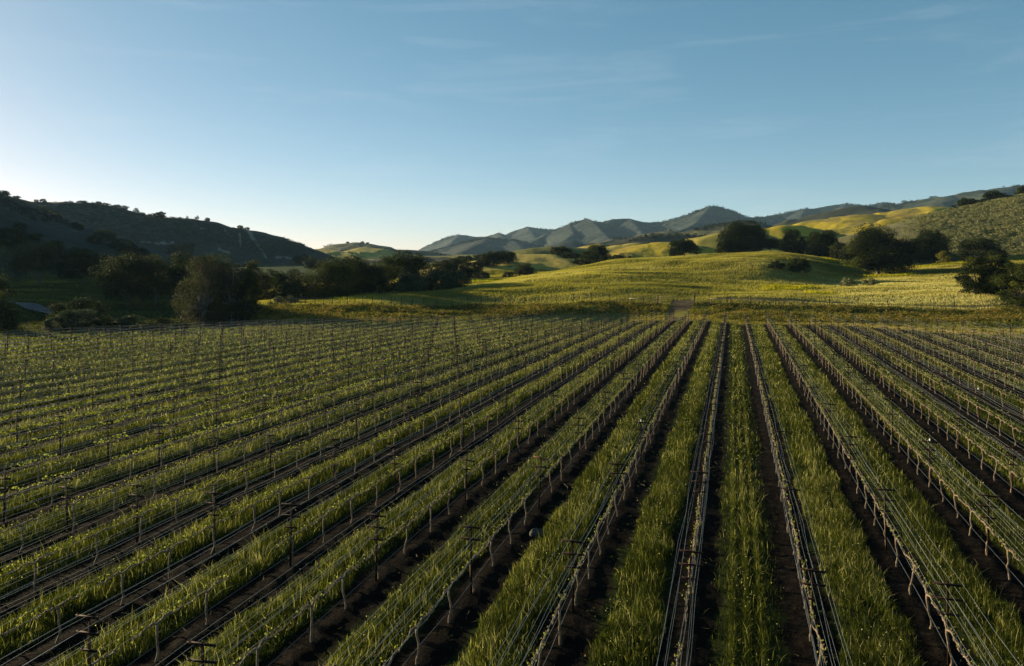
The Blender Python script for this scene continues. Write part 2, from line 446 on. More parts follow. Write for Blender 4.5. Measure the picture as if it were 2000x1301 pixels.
hill('hill', [[(1215, 500, 400), (1235, 490, 405), (1253, 484, 410), (1285, 475.5, 420), (1299, 473, 420), (1313, 473, 420), (1330, 476, 420), (1360, 480, 420)]], front=.33, rnd=3, lam=40, amp=.14, mat='mustard_hill', seed=15, depth=(340, 500))
hill('hill', [[(1345, 484, 460), (1359, 477, 455), (1377, 466, 450), (1394, 459, 450), (1412, 454, 450), (1440, 450, 450), (1480, 456, 450), (1530, 470, 450)]], front=.36, rnd=3, lam=45, amp=.10, mat='gold', seed=16, depth=(370, 540))
hill('hill', [[(1460, 455, 560), (1486, 447, 560), (1500, 446, 560), (1529, 440, 560), (1558, 440, 560), (1570, 443, 560), (1588, 446.5, 560), (1610, 450, 555), (1640, 457, 550), (1680, 470, 540)]], front=.40, rnd=3, lam=60, amp=.08, mat='mustard_hill', seed=17, depth=(470, 680))
hill('hill', [[(1540, 449, 760), (1564, 441, 760), (1582, 438, 760), (1599, 432.6, 750), (1617, 428, 745), (1639, 427.5, 740), (1655, 422, 735), (1678, 419, 730), (1697, 418.7, 730), (1712, 420, 730), (1734, 418.7, 730), (1755, 414, 730), (1781, 407.5, 730), (1812, 404, 730), (1839, 405, 730), (1870, 408, 730), (1920, 412, 730)]], front=.30, rnd=4, lam=90, amp=.22, mat='mustard_hill', seed=18, depth=(560, 860))
hill('hill', [[(1600, 455, 610), (1630, 448, 610), (1675, 443, 605), (1704, 435.5, 600), (1734, 427, 600), (1763, 423, 600), (1787, 420.5, 600), (1823, 422.6, 600), (1850, 430, 600), (1900, 440, 600)]], front=.42, rnd=3, lam=60, amp=.14, mat='mustard_hill', seed=19, depth=(500, 700))
hill('hill', [[(1735, 462, 345), (1750, 454.5, 345), (1777, 443, 340), (1812, 432, 335), (1843, 422.6, 335), (1874, 411.5, 335), (1906, 406.5, 335), (1926, 403, 335), (1957, 395.6, 335), (1999, 388, 335), (2100, 372, 335), (2300, 355, 340), (2600, 350, 350)]], front=.30, rnd=5, lam=50, amp=.10, mat='sage', crest_n=.6, seed=20, res=(3, 110), depth=(220, 450))
# distant foothills
hill('hill', [[(1225, 478, 850), (1241, 469.6, 850), (1274, 461.5, 850), (1306, 461, 850), (1327, 463, 850), (1350, 463, 850), (1375, 470, 850)]], front=.3, rnd=5, lam=90, amp=.2, mat='scrub', seed=21, crest_n=2, depth=(700, 1000))
hill('hill', [[(1350, 468, 950), (1368, 457, 950), (1391, 448, 950), (1412, 440.5, 950), (1430, 437, 950), (1447, 434, 950), (1470, 436, 950), (1490, 444, 950), (1520, 455, 950)]], front=.3, rnd=6, lam=110, amp=.2, mat='scrubgrass', seed=22, depth=(780, 1120))
hill('hill', [[(1195, 480, 1300), (1206, 476.5, 1300), (1223, 468, 1300), (1240, 463, 1300), (1271, 460, 1300), (1285, 456, 1300), (1306, 451, 1300), (1341, 456, 1300), (1380, 466, 1300)]], front=.3, rnd=8, lam=140, amp=.2, mat='scrubgrass', seed=23, crest_n=3, depth=(1050, 1500))
hill('hill', [[(1500, 448, 1500), (1519, 443, 1500), (1541, 435, 1500), (1558, 434, 1480), (1576, 430, 1450), (1590, 427, 1400)], [(1582, 428, 1350), (1602, 424, 1350), (1624, 418.7, 1330), (1639, 413, 1310), (1658, 405.5, 1300), (1678, 402, 1300), (1697, 405, 1300), (1712, 408, 1300), (1734, 410.6, 1300), (1760, 418, 1300)]], front=.32, rnd=6, lam=140, amp=.25, mat='scrub', seed=24, crest_n=2, depth=(1050, 1700))
hill('hill', [[(1085, 480, 1800), (1094, 476.5, 1800), (1116, 470, 1800), (1138, 475, 1800), (1163, 473.5, 1800), (1189, 477, 1800), (1215, 484, 1800)]], front=.35, rnd=6, lam=180, amp=.25, mat='mount', seed=25, crest_n=3, depth=(1500, 2000))
hill('hill', [[(560, 493, 1500), (568, 489, 1500), (579, 487, 1500), (594, 487.6, 1500), (606, 488, 1500), (625, 494, 1500)]], front=.25, rnd=5, lam=100, amp=.2, mat='scrub', seed=26, crest_n=3, depth=(1300, 1700))
hill('hill', [[(575, 503, 950), (585, 496, 950), (602, 490, 950), (628, 486, 950), (638, 487, 950), (655, 494, 950), (670, 500, 950)]], front=.25, rnd=4, lam=70, amp=.25, mat='gold', seed=27, depth=(800, 1080))
hill('hill', [[(630, 494, 1250), (642, 489, 1250), (662, 479.5, 1250), (679, 475, 1250), (696, 474, 1250), (708, 475, 1250), (723, 480, 1250), (730, 484, 1250), (744, 486, 1250), (764, 488.5, 1250), (781, 487.6, 1260), (806, 489, 1280), (832, 491, 1300), (870, 496, 1300)]], front=.3, rnd=5, lam=110, amp=.25, mat='scrubgrass', seed=28, crest_n=1.5, depth=(1050, 1450))
hill('hill', [[(655, 500, 980), (669, 494.4, 980), (696, 486.5, 980), (713, 483, 980), (730, 487, 980), (755, 495, 980), (790, 503, 980)]], front=.25, rnd=4, lam=70, amp=.22, mat='gold', seed=29, depth=(820, 1120))
hill('hill', [[(560, 514, 560), (620, 511, 560), (700, 508, 560), (780, 505, 560), (860, 503, 560), (940, 506, 560)]], front=.2, rnd=3, lam=40, amp=.3, mat='scrub', crest_n=2.5, seed=36, depth=(470, 640))
hill('hill', [[(600, 512, 700), (620, 506, 700), (640, 499, 700), (660, 500, 700), (700, 505, 700), (760, 508, 700), (800, 512, 700)]], front=.22, rnd=3, lam=50, amp=.25, mat='gold', seed=30, depth=(560, 800))
# mountains
hill('mountain', [[(770, 496, 3700), (820, 490, 3700), (845, 480, 3700), (870, 468, 3700), (885, 460.5, 3700), (897, 458.5, 3700), (925, 462, 3700), (950, 462, 3700), (962, 458, 3700), (973, 454.5, 3700), (992, 458.6, 3700), (1010, 449, 3700), (1031, 443, 3700), (1053, 446.7, 3700), (1085, 449, 3700), (1120, 455, 3700)],
      [(897, 458.5, 3700), (880, 475, 3300)], [(1031, 443, 3700), (1045, 465, 3200)], [(973, 454.5, 3700), (985, 468, 3300)]], front=.42, rnd=4, lam=300, amp=.34, mat='mount', seed=31, crest_n=6, res=(1.6, 110), depth=(2700, 4100))
hill('mountain', [[(1015, 484, 2500), (1034, 475, 2600), (1053, 464.6, 2700), (1070, 456, 2750), (1089, 448.5, 2800), (1112, 439, 2800), (1129, 431.5, 2800), (1146, 427.5, 2800), (1158, 431.5, 2800), (1172, 436.5, 2850), (1186, 430.6, 2850), (1199, 427, 2850), (1230, 427, 2850), (1244, 430, 2850), (1258, 433, 2850), (1274, 434.6, 2850), (1295, 432.4, 2850), (1313, 429, 2850), (1331, 425, 2850), (1350, 418, 2850), (1366, 409.4, 2850), (1382, 403, 2850), (1393, 401.5, 2850), (1405, 403, 2850), (1421, 411, 2850), (1439, 420, 2850), (1451, 425, 2850), (1474, 423.6, 2850), (1500, 422, 2850), (1518, 420, 2850)],
      [(1146, 427.5, 2800), (1166, 440, 2550), (1180, 457, 2300), (1196, 474, 2100)], [(1112, 439, 2800), (1120, 456, 2450), (1100, 472, 2250)],
      [(1388, 402, 2850), (1370, 424, 2600), (1352, 441, 2350), (1325, 452, 2200)], [(1230, 427, 2850), (1250, 450, 2500), (1262, 465, 2300)]], front=.48, rnd=3, lam=280, amp=.32, mat='mount', seed=32, crest_n=6, res=(1.6, 130), depth=(1900, 3200))
hill('mountain', [[(800, 502, 2300), (840, 496, 2300), (870, 486, 2300), (900, 478, 2300), (925, 470, 2300), (951, 465.5, 2300), (968, 466, 2300), (985, 467, 2300), (1010, 471, 2300), (1036, 478, 2300), (1053, 483, 2300), (1080, 492, 2300)], [(951, 465.5, 2300), (930, 478, 2100), (905, 490, 1950)], [(1000, 469, 2300), (1020, 488, 2000)]], front=.36, rnd=4, lam=220, amp=.34, mat='mount', seed=33, crest_n=5, res=(2, 90), depth=(1700, 2600))
hill('mountain', [[(1460, 433, 3100), (1500, 421.5, 3100), (1529, 416.5, 3100), (1550, 413, 3100), (1573, 407, 3100), (1595, 407, 3100), (1617, 402, 3100), (1634, 399, 3100), (1653, 398, 3100), (1675, 401, 3100), (1690, 402.6, 3100), (1704, 399, 3100), (1719, 396, 3100), (1734, 396, 3100), (1748, 398, 3100), (1790, 405, 3100)], [(1573, 407, 3100), (1560, 430, 2700)], [(1653, 398, 3100), (1640, 418, 2700)]], front=.42, rnd=3, lam=280, amp=.34, mat='mount', seed=34, crest_n=7, res=(2, 90), depth=(2400, 3500))
hill('mountain', [[(1690, 412, 2100), (1704, 408, 2100), (1734, 402, 2100), (1750, 399, 2100), (1781, 393.6, 2100), (1812, 388, 2100), (1850, 383, 2100), (1885, 376, 2100), (1916, 371, 2100), (1937, 372, 2100), (1957, 366.6, 2100), (1999, 363.5, 2100), (2100, 350, 2100), (2400, 345, 2100)], [(1850, 383, 2100), (1830, 400, 1850)], [(1957, 366.6, 2100), (1940, 388, 1800)]], front=.36, rnd=8, lam=260, amp=.26, mat='mountgrass', seed=35, crest_n=5, res=(2.5, 90), depth=(1600, 2500))

def G(X, Y):
    X = np.asarray(X, float); Y = np.asarray(Y, float)
    z = G0(X, Y)
    for h in HILLS:
        L = np.vstack(h.lines)
        reach = 260 if h.name == 'hill' else 900
        m = (X > L[:, 0].min() - reach) & (X < L[:, 0].max() + reach) & (Y > L[:, 1].min() - reach) & (Y < L[:, 1].max() + reach)
        if np.any(m):
            z = np.where(m, np.maximum(z, h.z(X, Y)), z)
    return z
def g1(x, y): return float(G(np.array([x]), np.array([y]))[0])

def land_mat(name, grass, dry, dark, dark_amt, bloom=0.0, fine=1.0, scale=1.0, bump=.4, dots=0.0, bare=0.0):
    m, nt, out = new_mat(name)
    geo = nt.nodes.new('ShaderNodeNewGeometry').outputs['Position']
    mp = nt.nodes.new('ShaderNodeMapping'); mp.inputs['Scale'].default_value = (1, 1, 2.2)
    nt.links.new(geo, mp.inputs[0]); pos = mp.outputs[0]
    n1 = noise(nt, .02 * scale, 5, .6, pos); n2 = noise(nt, .16 * scale, 5, .65, pos); n3 = noise(nt, 1.3 * fine, 4, .7, pos)
    a = ramp(nt, [(.36, grass), (.62, dry)]); nt.links.new(n1, a.inputs[0])
    c = mixc(nt, math_(nt, 'MULTIPLY', n2, .55), a.outputs[0], tuple(x * .55 for x in grass))
    if dark_amt:
        s = math_(nt, 'ADD', math_(nt, 'MULTIPLY', n2, .55), math_(nt, 'MULTIPLY', n1, .45))
        r = ramp(nt, [(.62 - dark_amt * .35 - .03, (0, 0, 0)), (.62 - dark_amt * .35 + .05, (1, 1, 1))]); nt.links.new(s, r.inputs[0])
        c = mixc(nt, r.outputs[0], c, dark)
    if dots:
        v = nt.nodes.new('ShaderNodeTexVoronoi'); v.inputs['Scale'].default_value = dots
        nt.links.new(geo, v.inputs['Vector'])
        r = ramp(nt, [(.16, (1, 1, 1)), (.36, (0, 0, 0))]); nt.links.new(v.outputs['Distance'], r.inputs[0])
        c = mixc(nt, math_(nt, 'MULTIPLY', r.outputs[0], .8), c, dark)
    if bloom:
        nb = noise(nt, .011 * scale, 5, .62, pos)
        s = math_(nt, 'ADD', math_(nt, 'MULTIPLY', nb, .7), math_(nt, 'MULTIPLY', n2, .3))
        r = ramp(nt, [(.55 - bloom * .1, (0, 0, 0)), (.60 - bloom * .1, (1, 1, 1))]); nt.links.new(s, r.inputs[0])
        c = mixc(nt, math_(nt, 'MULTIPLY', r.outputs[0], .8), c, (.42, .33, .010))
    if bare:
        nb = noise(nt, .03 * scale, 5, .7, pos, 1.5)
        r = ramp(nt, [(.66, (0, 0, 0)), (.70, (1, 1, 1))]); nt.links.new(nb, r.inputs[0])
        c = mixc(nt, math_(nt, 'MULTIPLY', r.outputs[0], bare * .25), c, (.14, .13, .10))
        c = mixc(nt, math_(nt, 'MULTIPLY', attr(nt, 'bare'), .75), c, (.24, .23, .19))
    c = mixc(nt, math_(nt, 'MULTIPLY', n3, .5), c, tuple(x * .6 for x in grass))
    b = nt.nodes.new('ShaderNodeBsdfPrincipled'); b.inputs['Roughness'].default_value = .95
    b.inputs['Specular IOR Level'].default_value = .1
    nt.links.new(c, b.inputs['Base Color'])
    bp = nt.nodes.new('ShaderNodeBump'); bp.inputs['Strength'].default_value = bump; bp.inputs['Distance'].default_value = 1.8 / scale
    nt.links.new(math_(nt, 'ADD', n2, math_(nt, 'MULTIPLY', n3, .3)), bp.inputs['Height'])
    nt.links.new(bp.outputs[0], b.inputs['Normal'])
    nt.links.new(b.outputs[0], out.inputs[0])
    return m
LM = {
 'gold': land_mat('golden grass hill', (.28, .25, .042), (.46, .35, .08), (.055, .06, .018), .12),
 'green': land_mat('green grass hill', (.11, .13, .028), (.22, .20, .045), (.03, .038, .014), .3),
 'mustard_hill': land_mat('hill with yellow bloom', (.17, .16, .03), (.28, .20, .05), (.06, .042, .02), .22, bloom=.8),
 'sage': land_mat('sage hill ground', (.12, .12, .052), (.19, .17, .08), (.05, .054, .025), .2),
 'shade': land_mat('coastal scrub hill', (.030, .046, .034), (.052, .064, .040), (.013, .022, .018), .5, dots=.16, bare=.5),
 'scrub': land_mat('scrub hill', (.06, .06, .03), (.10, .085, .04), (.025, .03, .018), .75, scale=.6),
 'scrubgrass': land_mat('scrub and grass hill', (.10, .105, .045), (.16, .145, .06), (.035, .042, .024), .4, scale=.5, dots=.05),
 'mount': land_mat('haze-tinted mountain chaparral', (.045, .062, .044), (.125, .125, .062), (.005, .014, .019), .5, scale=.30, fine=.2, dots=.045, bump=1.0),  # blue haze in the darks and warm sunlight in the grass painted in
 'mountgrass': land_mat('mountain grass and woods', (.07, .085, .035), (.13, .13, .05), (.014, .024, .02), .5, scale=.3, fine=.15, dots=.04, bump=.5),
}
def grid_mesh(name, X, Y, Z, mats, keep=None, attrs=None):
    n, m = X.shape
    idx = np.arange(n * m).reshape(n, m)
    Q = np.stack([idx[:-1, :-1], idx[1:, :-1], idx[1:, 1:], idx[:-1, 1:]], -1).reshape(-1, 4)
    if keep is not None:
        k = keep.ravel(); Q = Q[k[Q].any(axis=1)]
        used = np.zeros(n * m, bool); used[Q.ravel()] = True
        re = np.cumsum(used) - 1; Q = re[Q]
    else:
        used = np.ones(n * m, bool)
    V = np.stack([X.ravel(), Y.ravel(), Z.ravel()], 1)[used]
    at = {a: b.ravel()[used] for a, b in (attrs or {}).items()}
    return make_mesh(name, V, Q, None, mats, at, smooth=True)
for h in HILLS:
    if h.grid:
        x0, x1, y0, y1, st = h.grid
        X, Y = np.meshgrid(np.arange(x0, x1, st), np.arange(y0, y1, st), indexing='ij')
    else:
        A = np.vstack(h.lines); px = CX + F * A[:, 0] / A[:, 1]
        d0, d1 = h.depth
        pw = 110 if h.name == 'hill' else 160
        pg = np.arange(px.min() - pw, px.max() + pw, h.res[0]); dg = np.linspace(d0, d1, h.res[1])
        Pg, Y = np.meshgrid(pg, dg, indexing='ij'); X = (Pg - CX) / F * Y
    Z = h.z(X, Y)
    B = G0(X, Y)
    keep = Z > B - 6
    # orientation: normals up
    bare = np.zeros_like(X)
    if h.seed == 4:      # pale slides and a track scraped into the slope
        pu, pv_ = CX + F * X / Y, HY - (Z - CZ) * F / Y + (fbm(X / 5, Y / 5, 3, 88) - .5) * 5
        for (xa, ya, xb, yb, w_) in [(486, 453, 497, 470, 4.5), (497, 470, 520, 503, 2.2), (468, 455, 470, 482, 1.8), (438, 447, 447, 458, 1.8), (318, 474, 350, 478, 4.0), (255, 470, 320, 476, 1.3), (392, 446, 402, 447, 2.2), (428, 486, 446, 494, 4.0), (540, 502, 568, 504, 3.5)]:
            t_ = np.clip(((pu - xa) * (xb - xa) + (pv_ - ya) * (yb - ya)) / ((xb - xa) ** 2 + (yb - ya) ** 2), 0, 1)
            dd2 = np.hypot(pu - xa - t_ * (xb - xa), (pv_ - ya - t_ * (yb - ya)) * 1.3)
            bare = np.maximum(bare, 1 - sstep(w_ * .5, w_ * 1.1, dd2 + (fbm(X / 3, Y / 3, 2, 89) - .5) * 3))
    me = grid_mesh(h.name, X[:, ::1], Y, Z, [LM[h.mat]], keep, {'bare': bare})
    mesh_obj(h.name, me, kind='structure')

# ------------------------------------------------------------------ the ground sheet
BLOOM = [(1545, 164, 60, 7), (1625, 262, 24, 14), (1662, 250, 22, 14), (1735, 207, 55, 5), (1840, 243, 65, 6), (1950, 232, 40, 5), (1450, 293, 50, 4), (1780, 236, 40, 5), (690, 156, 55, 3.5), (1600, 150, 30, 4), (950, 236, 60, 6)]
def bloom_mask(px, X, Y):
    m = np.zeros(np.shape(X))
    for a, d, w, h in BLOOM: m = np.maximum(m, np.exp(-((px - a) / w) ** 2 - ((Y - d) / h) ** 2))
    return sstep(.25, .75, m + (fbm(X / 4, Y / 3, 4, 77) - .5) * 1.1)
def ground_material():
    m, nt, out = new_mat('ground')
    geo = nt.nodes.new('ShaderNodeNewGeometry').outputs['Position']
    soilm, roadm, bloomm, stripm, lush_shade_m = [attr(nt, k) for k in ('soil', 'dirt', 'bloom', 'strip', 'lush')]
    n0 = noise(nt, .035, 4, .6, geo); n1 = noise(nt, .3, 5, .65, geo); n2 = noise(nt, 3.0, 5, .7, geo); n3 = noise(nt, 14.0, 4, .7, geo)
    g = ramp(nt, [(.3, (.11, .11, .022)), (.5, (.18, .17, .04)), (.68, (.28, .245, .085))]); nt.links.new(n0, g.inputs[0])
    g2 = mixc(nt, math_(nt, 'MULTIPLY', n1, .7), g.outputs[0], (.045, .05, .012))
    g2 = mixc(nt, lush_shade_m, g2, (.022, .045, .013))  # green meadow, plus the left valley's shade put into the colour
    g3 = mixc(nt, math_(nt, 'MULTIPLY', bloomm, n1), g2, (.36, .29, .012))
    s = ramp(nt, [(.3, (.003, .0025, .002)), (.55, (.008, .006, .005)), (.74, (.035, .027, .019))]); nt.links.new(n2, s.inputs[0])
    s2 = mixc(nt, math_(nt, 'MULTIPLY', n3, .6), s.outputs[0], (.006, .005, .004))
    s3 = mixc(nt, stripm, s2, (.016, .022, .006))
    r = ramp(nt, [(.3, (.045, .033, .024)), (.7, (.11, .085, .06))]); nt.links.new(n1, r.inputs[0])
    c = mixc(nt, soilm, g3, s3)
    c = mixc(nt, roadm, c, r.outputs[0])
    b = nt.nodes.new('ShaderNodeBsdfPrincipled'); b.inputs['Roughness'].default_value = .95
    b.inputs['Specular IOR Level'].default_value = .02
    nt.links.new(c, b.inputs['Base Color'])
    bp = nt.nodes.new('ShaderNodeBump'); bp.inputs['Strength'].default_value = .9; bp.inputs['Distance'].default_value = .12
    nt.links.new(math_(nt, 'ADD', n2, math_(nt, 'MULTIPLY', n3, .4)), bp.inputs['Height'])
    nt.links.new(bp.outputs[0], b.inputs['Normal'])
    nt.links.new(b.outputs[0], out.inputs[0])
    return m
FENCE = [(300, 172), (440, 160), (520, 149), (600, 145), (700, 143.5), (900, 146.5), (1050, 143.5), (1200, 141), (1284.5, 137), (1356, 135), (1500, 130), (1640, 128.5), (1750, 126), (1900, 122), (2120, 119)]
def fence_d(px): return np.interp(px, [a for a, b in FENCE], [b for a, b in FENCE])
pxa = np.concatenate([np.arange(-3600, -100, 60), np.arange(-100, 2101, 3.0), np.arange(2160, 5400, 60)])
dd = np.concatenate([np.exp(np.linspace(math.log(3.5), math.log(110), 470)), np.exp(np.linspace(math.log(110), math.log(420), 300))[1:], np.exp(np.linspace(math.log(420), math.log(6100), 70))[1:]])
Pg, Y = np.meshgrid(pxa, dd, indexing='ij'); X = (Pg - CX) / F * Y
Z = G0(X, Y)
u, v = uv(X, Y); e = edge_out(X, Y)
ins = 1 - sstep(-2.0, 1.5, e + (fbm(X, Y, 2, 3) - .5) * 2)
ph = ((u - U0) / SP) % 1.0                       # 0 at a row, 0.5 mid-way
rowprox = np.minimum(ph, 1 - ph) * SP
Z = Z + ins * (0.10 * np.exp(-(rowprox / .35) ** 2) + (fbm(X / .5, Y / .5, 3, 21) - .5) * .12)
strip = ins * sstep(.55, .8, rowprox + (fbm(X / .8, Y / .8, 2, 8) - .5) * .5)
fd = fence_d(Pg)
nz = (fbm(X / 3, Y / 3, 3, 41) - .5)
track = np.exp(-((Y - (fd + 4.0) + nz * 2) / 1.1) ** 4) * sstep(1330, 1420, Pg) * 1.0
thru = (np.abs(Pg - (1333 - (fd + 1 - Y) * 1.2 + nz * 30)) < 22) * (Y > fd - 22) * (Y < fd + 3)
dirt = np.clip(track * .9 + thru * .95 * sstep(.35, .5, fbm(X / 1.6, Y / 4, 3, 45)), 0, 1) * (1 - ins * .7)
bloom = bloom_mask(Pg, X, Y)
me = grid_mesh('ground', X, Y, Z, [ground_material()], None, {'soil': ins, 'dirt': dirt, 'bloom': bloom, 'strip': strip, 'lush': np.maximum(sstep(250, 300, Y) * (1 - sstep(760, 900, Pg)), sstep(92, 110, Y) * (1 - sstep(470, 560, Pg)))})  # far green meadow, and left valley darkened to stand for shade
mesh_obj('ground', me, kind='structure')
# ground behind the camera
Xb, Yb = np.meshgrid(np.linspace(-60, 60, 40), np.linspace(-60, 3.6, 20), indexing='ij')
me = grid_mesh('ground', Xb, Yb, G0(Xb, Yb) - .05, [bpy.data.materials['ground']], None, {'soil': np.ones_like(Xb), 'dirt': Xb * 0, 'bloom': Xb * 0, 'strip': Xb * 0, 'lush': Xb * 0})
mesh_obj('ground', me, kind='structure')
# asphalt road in the left valley
rp = [(-500, 205), (-250, 190), (-80, 178), (12, 168), (85, 152), (130, 145), (190, 141)]
pv = []
for t in np.linspace(0, len(rp) - 1, 60):
    i = min(int(t), len(rp) - 2); f = t - i
    px = rp[i][0] * (1 - f) + rp[i + 1][0] * f; d = rp[i][1] * (1 - f) + rp[i + 1][1] * f
    pv.append(((px - CX) / F * d, d))
pv = np.array(pv); dr = np.gradient(pv, axis=0); dr /= np.linalg.norm(dr, axis=1)[:, None]; nrm = np.stack([-dr[:, 1], dr[:, 0]], 1)
rows = [pv + nrm * w for w in (-1.7, -.85, 0, .85, 1.7)]
X = np.array([r[:, 0] for r in rows]); Y = np.array([r[:, 1] for r in rows]); 
mesh_obj('road', grid_mesh('road', X, Y, G0(X, Y) + .25, [M['asphalt']]), kind='structure')


# ------------------------------------------------------------------ trellis rows: posts, cross arms, wires, drip hose
def post_meshes():
    g = Geo()
    # studded T section: web and flange
    g.box((0, 0, .98), (.044, .014, 2.04), 0); g.box((-.019, 0, .98), (.010, .056, 2.036), 0)
    for k in range(9): g.box((.026, 0, .35 + k * .18), (.010, .020, .02), 0)
    post = g.mesh('post', [M['rust']])
    arms = []
    for w, in ((.60,), (.60,), (.42,)):
        a = Geo(); a.box((0, -.030, 0), (w, .014, .052)); a.box((0, -.052, .023), (w - .004, .030, .008))
        for sx in (-1, 1): a.box((sx * (w / 2 - .02), -.03, .028), (.016, .03, .030))
        arms.append(a.mesh('cross_arm', [M['rust']]))
    far = Geo(); far.box((0, 0, .98), (.060, .060, 2.04))
    for w, z in ((.60, 1.96), (.60, 1.63), (.42, 1.28)): far.box((0, -.045, z), (w, .03, .062))
    c = Geo(); c.tube([(0, 0, -.05), (0, 0, .03), (0, 0, .06)], [.03, .03, .022], 8)
    return post, arms, far.mesh('post', [M['rust']]), c.mesh('post_cap', [M['cap']])
POST, ARMS, POSTFAR, CAP = post_meshes()
ARM_O = ARMS[0].copy(); ARM_O.materials.clear(); ARM_O.materials.append(M['orange_rust'])
ARM_Z = (1.96, 1.63, 1.28)
def vstart(u):
    """first point of a row that the photo (with a margin) can show"""
    for v in np.arange(-8, 130, .5):
        X, Y = xy(u, v)
        if Y > 11.5 and -200 < CX + F * X / Y < 2350: return v
    return None
def row_label(k):
    names = {0: 'the row just right of the narrow central grass strip with wheel lines', -1: 'the row just left of the narrow central grass strip with wheel lines'}
    return names.get(k)
ORD = ['', 'first', 'second', 'third', 'fourth', 'fifth', 'sixth', 'seventh', 'eighth', 'ninth', 'tenth', 'eleventh', 'twelfth', 'thirteenth', 'fourteenth', 'fifteenth', 'sixteenth', 'seventeenth', 'eighteenth', 'nineteenth', 'twentieth', 'twenty-first', 'twenty-second', 'twenty-third', 'twenty-fourth', 'twenty-fifth', 'twenty-sixth', 'twenty-seventh', 'twenty-eighth', 'twenty-ninth', 'thirtieth']
def rowname(k):
    if k >= 0: return '%s row right of the lined grass strip' % ORD[k + 1]
    return '%s row left of the lined grass strip' % ORD[-k]
vine_near, vine_far = [], []
WIRES = [(-.28, 1.97), (.28, 1.97), (-.10, 1.97), (-.28, 1.64), (.28, 1.64), (.10, 1.64), (-.19, 1.29), (.19, 1.29), (0.0, 1.0)]
ROWS = {}
for k in range(K0, K1 + 1):
    u = U0 + SP * k
    vs = vstart(u); ve = float(v_end(u)) + (1.0 if k % 2 else 0)
    if vs is None or vs > ve - 6: continue
    # rows beyond the crest of the field stop a little way down the far slope
    vv = np.arange(vs, ve, 1.0); q = crest_q(np.full_like(vv, u), vv)
    if np.any(q < 8.0): vs = float(vv[q < 8.0][0])
    else: continue
    if u < -62: vs = max(vs, 40)
    ROWS[k] = (u, vs, ve)
    x0, y0 = xy(u, vs); z0 = g1(x0, y0)
    t = empty('trellis_row', (x0, y0, z0), -TH, label='rusty cross-armed trellis, %s' % rowname(k), category='trellis row', group='trellis rows of the vineyard')
    iv = ceil = math.ceil((vs - V0) / PV - .02)
    n = iv
    while V0 + PV * n < ve + .5:
        v = V0 + PV * n + random.uniform(-.15, .15)
        X, Y = xy(u, v); z = g1(X, Y)
        dist = Y
        loc = (0, v - vs, z - z0)
        lean = (random.gauss(0, .018), random.gauss(0, .02), random.gauss(0, .05))
        orange = (k == -3 and n == 1)
        if dist < 62:
            p = mesh_obj('post', POST, t); p.location = loc; p.rotation_euler = lean
            for j, am in enumerate(ARMS):
                if random.random() < .04: continue
                a = mesh_obj('cross_arm', ARM_O if (orange and j == 0) else am, p)
                a.location = (random.gauss(0, .012), 0, ARM_Z[j]); a.rotation_euler = (0, random.gauss(0, .02) + (.12 if orange and j == 0 else 0), random.gauss(0, .03))
            if random.random() < .06:
                c = mesh_obj('post_cap', CAP, p); c.location = (0, 0, 2.02)
        else:
            p = mesh_obj('post', POSTFAR, t); p.location = loc; p.rotation_euler = lean
        n += 1
    ev = np.append(np.arange(vs, ve, PV / 3), ve)
    X, Y = xy(np.full_like(ev, u), ev); Zr = G0(X, Y) - z0
    for (du, h) in WIRES:
        g = Geo()
        loose = .035 if h > 1.2 else .012
        ph = ((ev - V0) / PV) % 1.0; mid = np.sin(np.pi * ph) ** 2
        off = rng.normal(0, loose, len(ev)) * (mid + .1); sag = -rng.uniform(.01, .07) * mid + rng.normal(0, .008, len(ev))
        pts = np.stack([du + off, ev - vs, Zr + h + sag], 1)
        r = .0032
        g.tube(pts, r, 3, cap=False)
        mesh_obj('wire', g.mesh('wire', [M['wire']]), t)
    g = Geo()
    pts = np.stack([rng.normal(0, .015, len(ev)), ev - vs, Zr + .42 + rng.normal(0, .02, len(ev))], 1)
    g.tube(pts, .011, 4, cap=False)
    mesh_obj('drip_hose', g.mesh('drip_hose', [M['hose']], True), t)
    # vine places
    vn = V0 + PV * iv + .1
    c = 0
    for i, v in enumerate(np.arange(vs + ((vn - vs) % (PV / 4)), ve - .3, PV / 4)):
        if random.random() < .03: continue
        X, Y = xy(u, v)
        px = CX + F * X / Y
        rec = (k, u, v + random.uniform(-.12, .12), math.hypot(X, Y), px)
        (vine_near if (10 < Y and 0 < px < 2000) else vine_far).append(rec)
vine_near.sort(key=lambda r: r[3])
def vy(r):
    X, Y = xy(r[1], r[2]); return HY + 8.0 / Y * F
infr = [r for r in vine_near if vy(r) < 1330]
vine_far += [r for r in vine_near if vy(r) >= 1330] + infr[298:]
vine_near = infr[:298]

